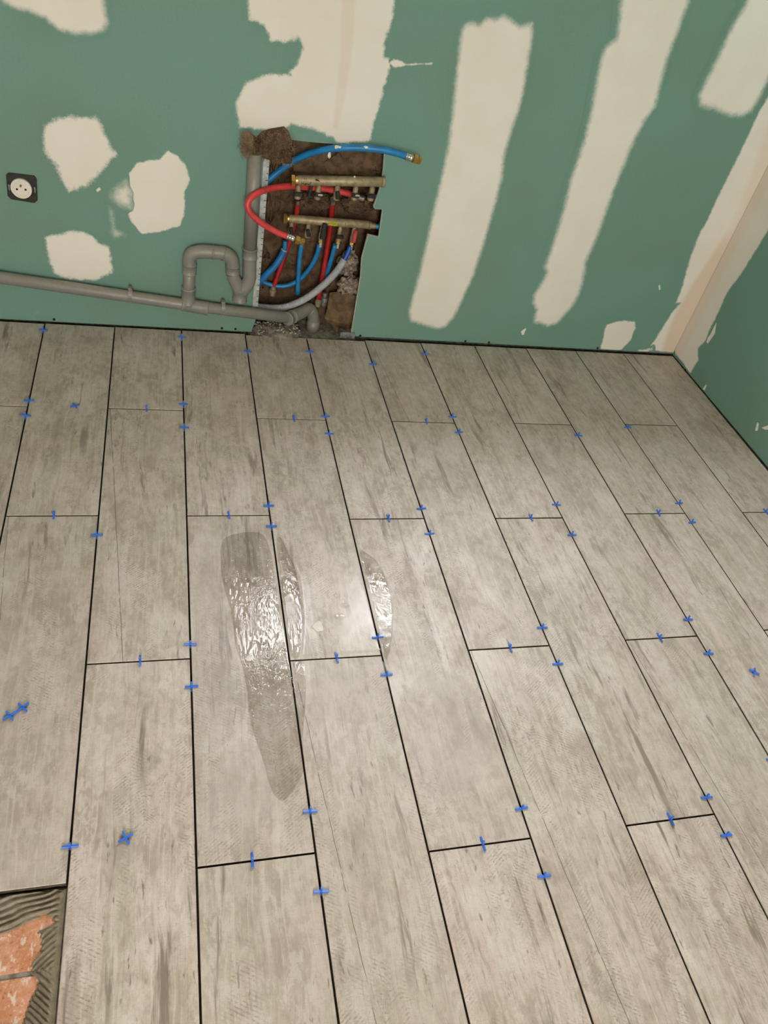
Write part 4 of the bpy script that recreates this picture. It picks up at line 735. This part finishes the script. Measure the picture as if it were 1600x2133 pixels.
for s_ in strokes: add_tube(bm, [on_body(0.020+x*S_, -0.55+y*0.75) for x, y in s_], 0.0007, 6)
o = obj('handwriting', bm, 'ink', body1); tag(o, 'black marker handwriting')
bm = bmesh.new(); add_tube(bm, [on_body(0.058, 0.55), on_body(0.066, 0.42), on_body(0.071, 0.18)], [0.0022, 0.0018, 0.0006], 8); obj('ink_smudge', bm, 'ink', body1)
bm = bmesh.new(); bmesh.ops.create_icosphere(bm, subdivisions=2, radius=0.0032); bmesh.ops.translate(bm, vec=on_body(0.172, 1.35), verts=bm.verts[:]); obj('plaster_blob', bm, 'white_splash', body1, True)
bm = bmesh.new(); add_box(bm, z1_(lerp(MAN_TOP[0], MAN_TOP[1], 0.19)+Vector((0, 0.002, -0.030))), (0.010, 0.010, 0.036), Matrix.Rotation(0.15, 3, 'Y'), 0.002); obj('hanger', bm, 'black_plastic', t1)
t2, body2, z2_, ax2 = manifold('brass_manifold', 'lower brass manifold with yellow sticker and red valve handle', MAN_LOW, 0.0125, MAN_LOW_VALVES, 'dull_brass')
for i, p in enumerate(MAN_LOW_VALVES):
    big = i in (2, 4)
    valve(t2, z2_, Vector(p)+Vector((0, 0, -0.004)), 0.042 if i < 2 else 0.048, 0.0068, True, [1.3, 1.3, 0.06, 0.0, 0.03][i], 'red_plastic' if i == 4 else 'black_plastic', big, 0.022 if big else 0.010, {2: 0.018, 4: 0.010}.get(i, 0))
for i in (2, 3, 4):
    p = Vector(MAN_LOW_VALVES[i]); bm = bmesh.new(); hexnut(bm, z2_(p+Vector((0, 0, -0.046))), z2_(p+Vector((0, 0, -0.056))), 0.0105); obj('brass_nut', bm, 'brass', t2)
    bm = bmesh.new(); profile(bm, z2_(p+Vector((0, 0, -0.056))), z2_(p+Vector((0, 0, -0.070))), [(0, 0.0075), (1, 0.0075)], 14); obj('ferrule', bm, 'chrome', t2)
bm = bmesh.new(); add_box(bm, z2_(lerp(MAN_LOW[0], MAN_LOW[1], 0.505)+Vector((0.0125, -0.0122, 0.001))), (0.026, 0.0016, 0.013), bevel=0.0003); o = obj('yellow_sticker', bm, 'yellow_label', body2); tag(o, 'yellow green sticker')
bm = bmesh.new()
for k in range(3): add_box(bm, z2_(lerp(MAN_LOW[0], MAN_LOW[1], 0.505)+Vector((0.0125, -0.0132, 0.004-k*0.003))), (0.016-k*.003, 0.0004, 0.0009))
obj('sticker_lettering', bm, 'mortar', body2)
bm = bmesh.new(); add_box(bm, z2_(lerp(MAN_LOW[0], MAN_LOW[1], 0.70)+Vector((0, -0.0124, 0.003))), (0.0012, 0.0008, 0.008)); obj('ink_mark', bm, 'ink', body2)
u0, u1, u2 = [Vector(p) for p in MAN_LOW_UNION]
bm = bmesh.new(); profile(bm, z2_(u0), z2_(u1), [(0, 0.0115), (0.3, 0.0115), (0.32, 0.0085), (1, 0.0085)], 16); obj('union', bm, 'dull_brass', t2)
tube('blue_stub', [z2_(u1), z2_(u1+(u2-u1)*0.5), z2_(u2+Vector((0.0, 0.03, 0)))], 0.0078, 'blue_hose', t2)

# ------------------------------------------------------------------ hoses and pipes in the opening
def hose(name, label, pts, r, mat, group=None, cat='hose'):
    t = thing(name, label, cat, pts[0], group); tube('tube', local(pts, t), r, mat, t, 16, 6); return t
def brass_end(t, pts, r, fl_=True):
    p, q, s = [Vector(v)-t.location for v in pts]
    bm = bmesh.new(); profile(bm, p+(p-q)*0.1, q, [(0, r*1.10), (.06, r*1.16), (.18, r*1.16), (.22, r*1.06), (.3, r*1.06), (.34, r*1.16), (.46, r*1.16), (.5, r*1.06), (.58, r*1.06), (.62, r*1.16), (1, r*1.10)], 18); obj('ferrule', bm, 'chrome', t, True)
    bm = bmesh.new(); hexnut(bm, q, lerp(q, s, 0.50), r*1.45); hexnut(bm, lerp(q, s, 0.50), lerp(q, s, 0.62), r*1.15, 18); hexnut(bm, lerp(q, s, 0.62), s, r*1.30); obj('brass_nut', bm, 'brass', t)
t = hose('blue_hose', 'blue supply hose arching out of the top of the opening to a brass end', BLUE_TOP, 0.0094, 'blue_hose'); brass_end(t, BLUE_TOP_END, 0.0094)
pd = [Vector(p) for p in PLASTER_DRIP]; bp = smooth_path(BLUE_TOP, 6)
def splash(p, s, parent, seed):
    q = min(bp, key=lambda w: (w-Vector(p)).length)
    return lump('plaster_splash', q+Vector((0, -0.006, 0.005)), s, 'white_splash', parent, 2, 0.7, 2.0, seed, t.location)
splash(pd[1], (0.016, 0.005, 0.0035), t, 1); splash(pd[2], (0.009, 0.005, 0.004), t, 2); splash(pd[3], (0.007, 0.005, 0.003), t, 4)
lump('plaster_splash', pd[0]+Vector((0, 0.01, 0)), (0.005, 0.003, 0.010), 'white_splash', t, 2, 0.6, 2.0, 3, t.location)
t = hose('red_hose', 'red supply hose looping out of the opening to a brass end', RED_LOOP, 0.0088, 'red_hose'); brass_end(t, RED_LOOP_END, 0.0088)
bm = bmesh.new(); p, q = local(RED_LOOP_START, t); profile(bm, p, q, [(0, .009), (.1, .0102), (.4, .0102), (.45, .0092), (.6, .0092), (.65, .0102), (1, .0102)], 16); obj('ferrule', bm, 'chrome', t)
def fitting(t, pts, r, mat='dull_brass', name='fitting'):
    p, q = local(pts, t); bm = bmesh.new(); profile(bm, p, q, [(0, r*.95), (.3, r*.95), (.34, r*1.3), (.6, r*1.35), (.64, r*1.1), (.9, r*1.1), (1, r*.8)], 14); obj(name, bm, mat, t)
def topferrule(t, pts, r):
    p = Vector(pts[0])-t.location; d = (Vector(pts[1])-Vector(pts[0])).normalized(); bm = bmesh.new(); profile(bm, p-d*0.006, p+d*0.010, [(0, r*1.15), (1, r*1.15)], 14); obj('ferrule', bm, 'chrome', t)
t = hose('red_water_pipe', 'red pipe crossing behind the manifolds to a brass fitting, left', RED_A, 0.0074, 'red_pipe', 'red pipes in the wall opening', 'pipe'); fitting(t, RED_A_END, 0.0085); topferrule(t, RED_A, 0.0074)
t = hose('red_water_pipe', 'red pipe running straight down behind the yellow sticker', RED_B, 0.0082, 'red_pipe', 'red pipes in the wall opening', 'pipe'); fitting(t, RED_B_END, 0.0085); topferrule(t, RED_B, 0.0082)
t = thing('pipe_fitting', 'small grey metal fitting beside the foot of the red pipe', 'fitting', STEEL_FIT[0]); fitting(t, STEEL_FIT, 0.0085, 'steel', 'body')
t = thing('blue_water_pipe', 'leftmost blue pipe in a wide blue sleeve below the red hose end', 'pipe', BLUE_A[0], 'blue pipes in the wall opening')
tube('inner_pipe', local(BLUE_A[:4], t), 0.0064, 'blue_hose', t); tube('sleeve', local(BLUE_A[1:], t), 0.0103, 'blue_sleeve', t, 18)
bm = bmesh.new(); p, q = local([BLUE_A[1], BLUE_A[2]], t); d = (Vector(q)-Vector(p)).normalized(); profile(bm, Vector(p)-d*.001, Vector(p)+d*.0012, [(0, .0108), (1, .0108)], 18); o = obj('sleeve_rim', bm, 'conduit', t); tag(o, 'pale cut rim of the sleeve')
t = hose('blue_water_pipe', 'straight blue pipe hanging down just right of the red hose end', BLUE_B, 0.0072, 'blue_hose', 'blue pipes in the wall opening', 'pipe')
t = hose('blue_water_pipe', 'blue pipe curving down left from under the black valve handle', BLUE_C, 0.0070, 'blue_hose', 'blue pipes in the wall opening', 'pipe')
t = hose('blue_water_pipe', 'short blue pipe hanging between black and red valve handles', BLUE_D, 0.0070, 'blue_hose', 'blue pipes in the wall opening', 'pipe')
t = hose('sheathed_pipe', 'deep blue pipe entering a pale grey corrugated conduit below the red handle', BLUE_E, 0.0074, 'deep_blue', None, 'pipe')
pts = smooth_path(CONDUIT, 40); LN = 0; rr = []; prev = pts[0]
dense = []
acc = 0; step = 0.0009
for q in pts:
    dv = (q-prev).length
    if dv >= step or not dense: dense.append(q); prev = q
for i, q in enumerate(dense): rr.append(0.0108+0.0009*math.sin(i*2*math.pi/4))
bm = bmesh.new(); add_tube(bm, [q-t.location for q in dense], rr, 18); obj('conduit', bm, 'conduit', t, True)

# ------------------------------------------------------------------ insulation and paper in the opening
bm = bmesh.new(); nx, nz = 60, 90; vv = []
for i in range(nx+1):
    row = []
    for j in range(nz+1):
        x = 0.79+i/nx*0.44; z = -0.012+j/nz*0.70
        h = 0.012+0.016*mnoise.fractal(Vector((x*14, 0, z*11)), 0.9, 2.0, 5)
        row.append(bm.verts.new((x-1.0, 0.100+h-0.095, z-0.0)))
    vv.append(row)
for i in range(nx):
    for j in range(nz): bm.faces.new((vv[i][j], vv[i+1][j], vv[i+1][j+1], vv[i][j+1]))
t = thing('insulation_batt', 'brown mineral wool filling the back of the wall opening', 'insulation', (1.0, 0.095, 0.0))
obj('wool', bm, 'wool', t, True)
for k, (c_, r_, mt) in enumerate([(MIDWOOL[0], (0.050, 0.02, 0.022), 'wool'), (MIDWOOL[1], (0.045, 0.022, 0.026), 'wool'), (DUSTY, (0.038, 0.020, 0.030), 'dusty'), ((0.86, 0.075, 0.44), (0.022, 0.02, 0.09), 'wool'), ((0.85, 0.085, 0.18), (0.02, 0.02, 0.05), 'wool'), ((1.12, 0.07, 0.23), (0.028, 0.022, 0.04), 'dusty')]):
    lump('wool_tuft', c_, r_, mt, t, 4, 0.55, 2.2, k+3, t.location)
from mathutils.geometry import delaunay_2d_cdt
def sheet(name, pts, label, folds, seed, npt):
    P = [Vector(p) for p in pts]; cen_ = sum(P, Vector())/len(P); t = thing(name, label, 'paper', tuple(cen_), 'torn kraft paper')
    rs = random.Random(seed); v2 = [Vector((p.x, p.z)) for p in P]; A = np.array([tuple(v) for v in v2]); n = len(P)
    while len(v2) < n+npt:
        q = (rs.uniform(A[:, 0].min(), A[:, 0].max()), rs.uniform(A[:, 1].min(), A[:, 1].max()))
        if sdf(A, np.array([q[0]]), np.array([q[1]]))[0] > 0.006: v2.append(Vector(q))
    vo, _, fo, *_ = delaunay_2d_cdt(v2, [(i, (i+1) % n) for i in range(n)], [list(range(n))], 1, 1e-6)
    bm = bmesh.new(); vb = []
    for v in vo:
        d = [(v-Vector((p.x, p.z))).length+1e-4 for p in P]; w = [1/x**2 for x in d]; y = sum(p.y*k for p, k in zip(P, w))/sum(w)
        vb.append(bm.verts.new((v.x-cen_.x, y-cen_.y-(rs.uniform(-1, 1)*folds), v.y-cen_.z)))
    for f in fo:
        try: bm.faces.new([vb[i] for i in f])
        except ValueError: pass
    bmesh.ops.solidify(bm, geom=bm.faces[:], thickness=0.0008)
    obj('sheet', bm, 'kraft', t); return t
ku = sheet('kraft_paper', KRAFT_UP, 'brown kraft paper sheet with a pen cross, top of the opening', 0.0035, 1, 9)
kf = sheet('kraft_paper', KRAFT_FOLD, 'small triangular kraft paper flap under the blue hose arch', 0.002, 2, 1)
kl = sheet('kraft_paper', KRAFT_LOW, 'crumpled kraft paper at the lower right of the opening', 0.012, 5, 11)
bm = bmesh.new(); pl_ = [Vector(p)-ku.location+Vector((0, -0.004, 0)) for p in PLUS]; add_tube(bm, pl_[:2], 0.0007, 6); add_tube(bm, pl_[2:], 0.0007, 6); o = obj('pen_cross', bm, 'ink', ku); tag(o, 'black pen cross')

# wool pulled out over the top left corner
def tuft(name, label, center, radii, nf, fib, seed, dirv=None, core=True):
    t = thing(name, label, 'insulation', center, None)
    if core: lump('clump', center, radii, 'wool', t, 4, 0.45, 1.7, seed, center)
    rs = random.Random(seed); bm = bmesh.new()
    for k in range(nf):
        d = Vector((rs.gauss(0, 1), rs.gauss(0, .8)-0.4, rs.gauss(0, 1))).normalized()
        p = Vector((d.x*radii[0], d.y*radii[1], d.z*radii[2]))*rs.uniform(0.85, 1.05)
        g = dirv if dirv is not None else d
        q = Vector(g)*0.6+Vector((rs.gauss(0, .5), rs.gauss(0, .5), rs.gauss(0, .5))); q.normalize()
        l = rs.uniform(.4, 1)*fib; r2 = Vector((rs.gauss(0, 1), rs.gauss(0, 1), rs.gauss(0, 1)))*l*.25
        add_tube(bm, [p, p+q*l*.5+r2, p+q*l], [0.0009, 0.0007, 0.0003], 4, False)
    o = obj('fibres', bm, 'wool_fibre', t, True); o['kind'] = 'stuff'; return t
def strands(t, pts_fn, n, fib, rad, seed):
    rs = random.Random(seed); bm = bmesh.new()
    for k in range(n):
        p, g = pts_fn(rs); l = rs.uniform(.4, 1)*fib; g = (Vector(g)+Vector((rs.gauss(0, .35), rs.gauss(0, .35), rs.gauss(0, .35)))).normalized()
        s1 = Vector((rs.gauss(0, 1), rs.gauss(0, 1), rs.gauss(0, 1)))*l*.16; s2 = Vector((rs.gauss(0, 1), rs.gauss(0, 1), rs.gauss(0, 1)))*l*.22
        p = Vector(p); add_tube(bm, smooth_path([p, p+g*l*.35+s1, p+g*l*.7+s2, p+g*l], 3), rad, 4, False)
    o = obj('fibres', bm, 'wool_fibre', t, True); o['kind'] = 'stuff'
t = thing('insulation_tuft', 'larger folded clump of brown wool pulled over the corner of the opening', 'insulation', (TUFT_BIG[0], -0.002, TUFT_BIG[2]), 'brown wool pulled out of the opening')
tb = t.location.copy()
def clump_h(X, Z, S):
    out = []
    for x, z in zip(X.tolist(), Z.tolist()):
        v = Vector((x*26, 2.0, z*26)); r_ = 1-abs(mnoise.fractal(v, 0.8, 2.0, 3)); out.append(0.015*r_+0.004*mnoise.noise(v*4))
    return 0.030*np.sqrt(np.clip(S/0.022, 0, 1))+np.array(out)*np.clip(S/0.01, 0, 1)
grid_patch('clump', TUFT_OUTLINE, lambda x, z, h: (x-tb.x, -h, z-tb.z), 'wool', t, 0.0016, 0.0, clump_h)
def fold_pts(rs):
    i = rs.randrange(len(TUFT_OUTLINE)); a = TUFT_OUTLINE[i]; c_ = TUFT_OUTLINE[(i+1) % len(TUFT_OUTLINE)]; u = rs.random(); f_ = rs.uniform(0.55, 1.0)
    x, z = (a[0]+(c_[0]-a[0])*u-tb.x)*f_, (a[1]+(c_[1]-a[1])*u-tb.z)*f_
    return (x, -0.012-0.026*(1-f_)/0.45, z), (x*14+0.2, -0.35, z*14)
strands(t, fold_pts, 420, 0.013, 0.00030, 3)
ts = TUFT_SMALL
t = thing('insulation_tuft', 'small frayed tuft of brown wool stuffed in the standpipe top', 'insulation', (ts[1][0]+0.006, -0.034, ts[1][2]-0.002), 'brown wool pulled out of the opening')
lump('clump', (0.006, 0.004, -0.002), (0.019, 0.017, 0.023), 'wool', t, 4, 0.6, 2.2, 9)
def fray_pts(rs):
    a = rs.uniform(0, 2*math.pi); q = rs.random()**.5; p = Vector((0.012-0.018*rs.random(), math.sin(a)*0.016*q-0.006, math.cos(a)*0.022*q))
    return p, (-0.75, -0.15+math.sin(a)*.3, 0.35+math.cos(a)*0.55)
strands(t, fray_pts, 620, 0.026, 0.00034, 11)
# rubble crumbs under the waste pipe
bm = bmesh.new(); rs = random.Random(4)
for k in range(140):
    x, y = rs.uniform(0.835, 0.98), rs.uniform(-0.012, 0.055); s = rs.uniform(.002, .006)
    mt = Matrix.Translation((x, y, 0.006+0.012*max(0, 1-abs(x-0.905)/0.07)+s*.2)) @ Matrix.Rotation(rs.uniform(0, 6), 4, Vector((rs.random(), rs.random(), 1))) @ Matrix.Diagonal((s, s*.8, s*.6, 1))
    bmesh.ops.create_icosphere(bm, subdivisions=1, radius=1, matrix=mt)
o = obj('plaster_debris', bm, 'debris'); tag(o, 'pale plaster crumbs under the waste pipe elbow', 'debris', None, 'stuff')
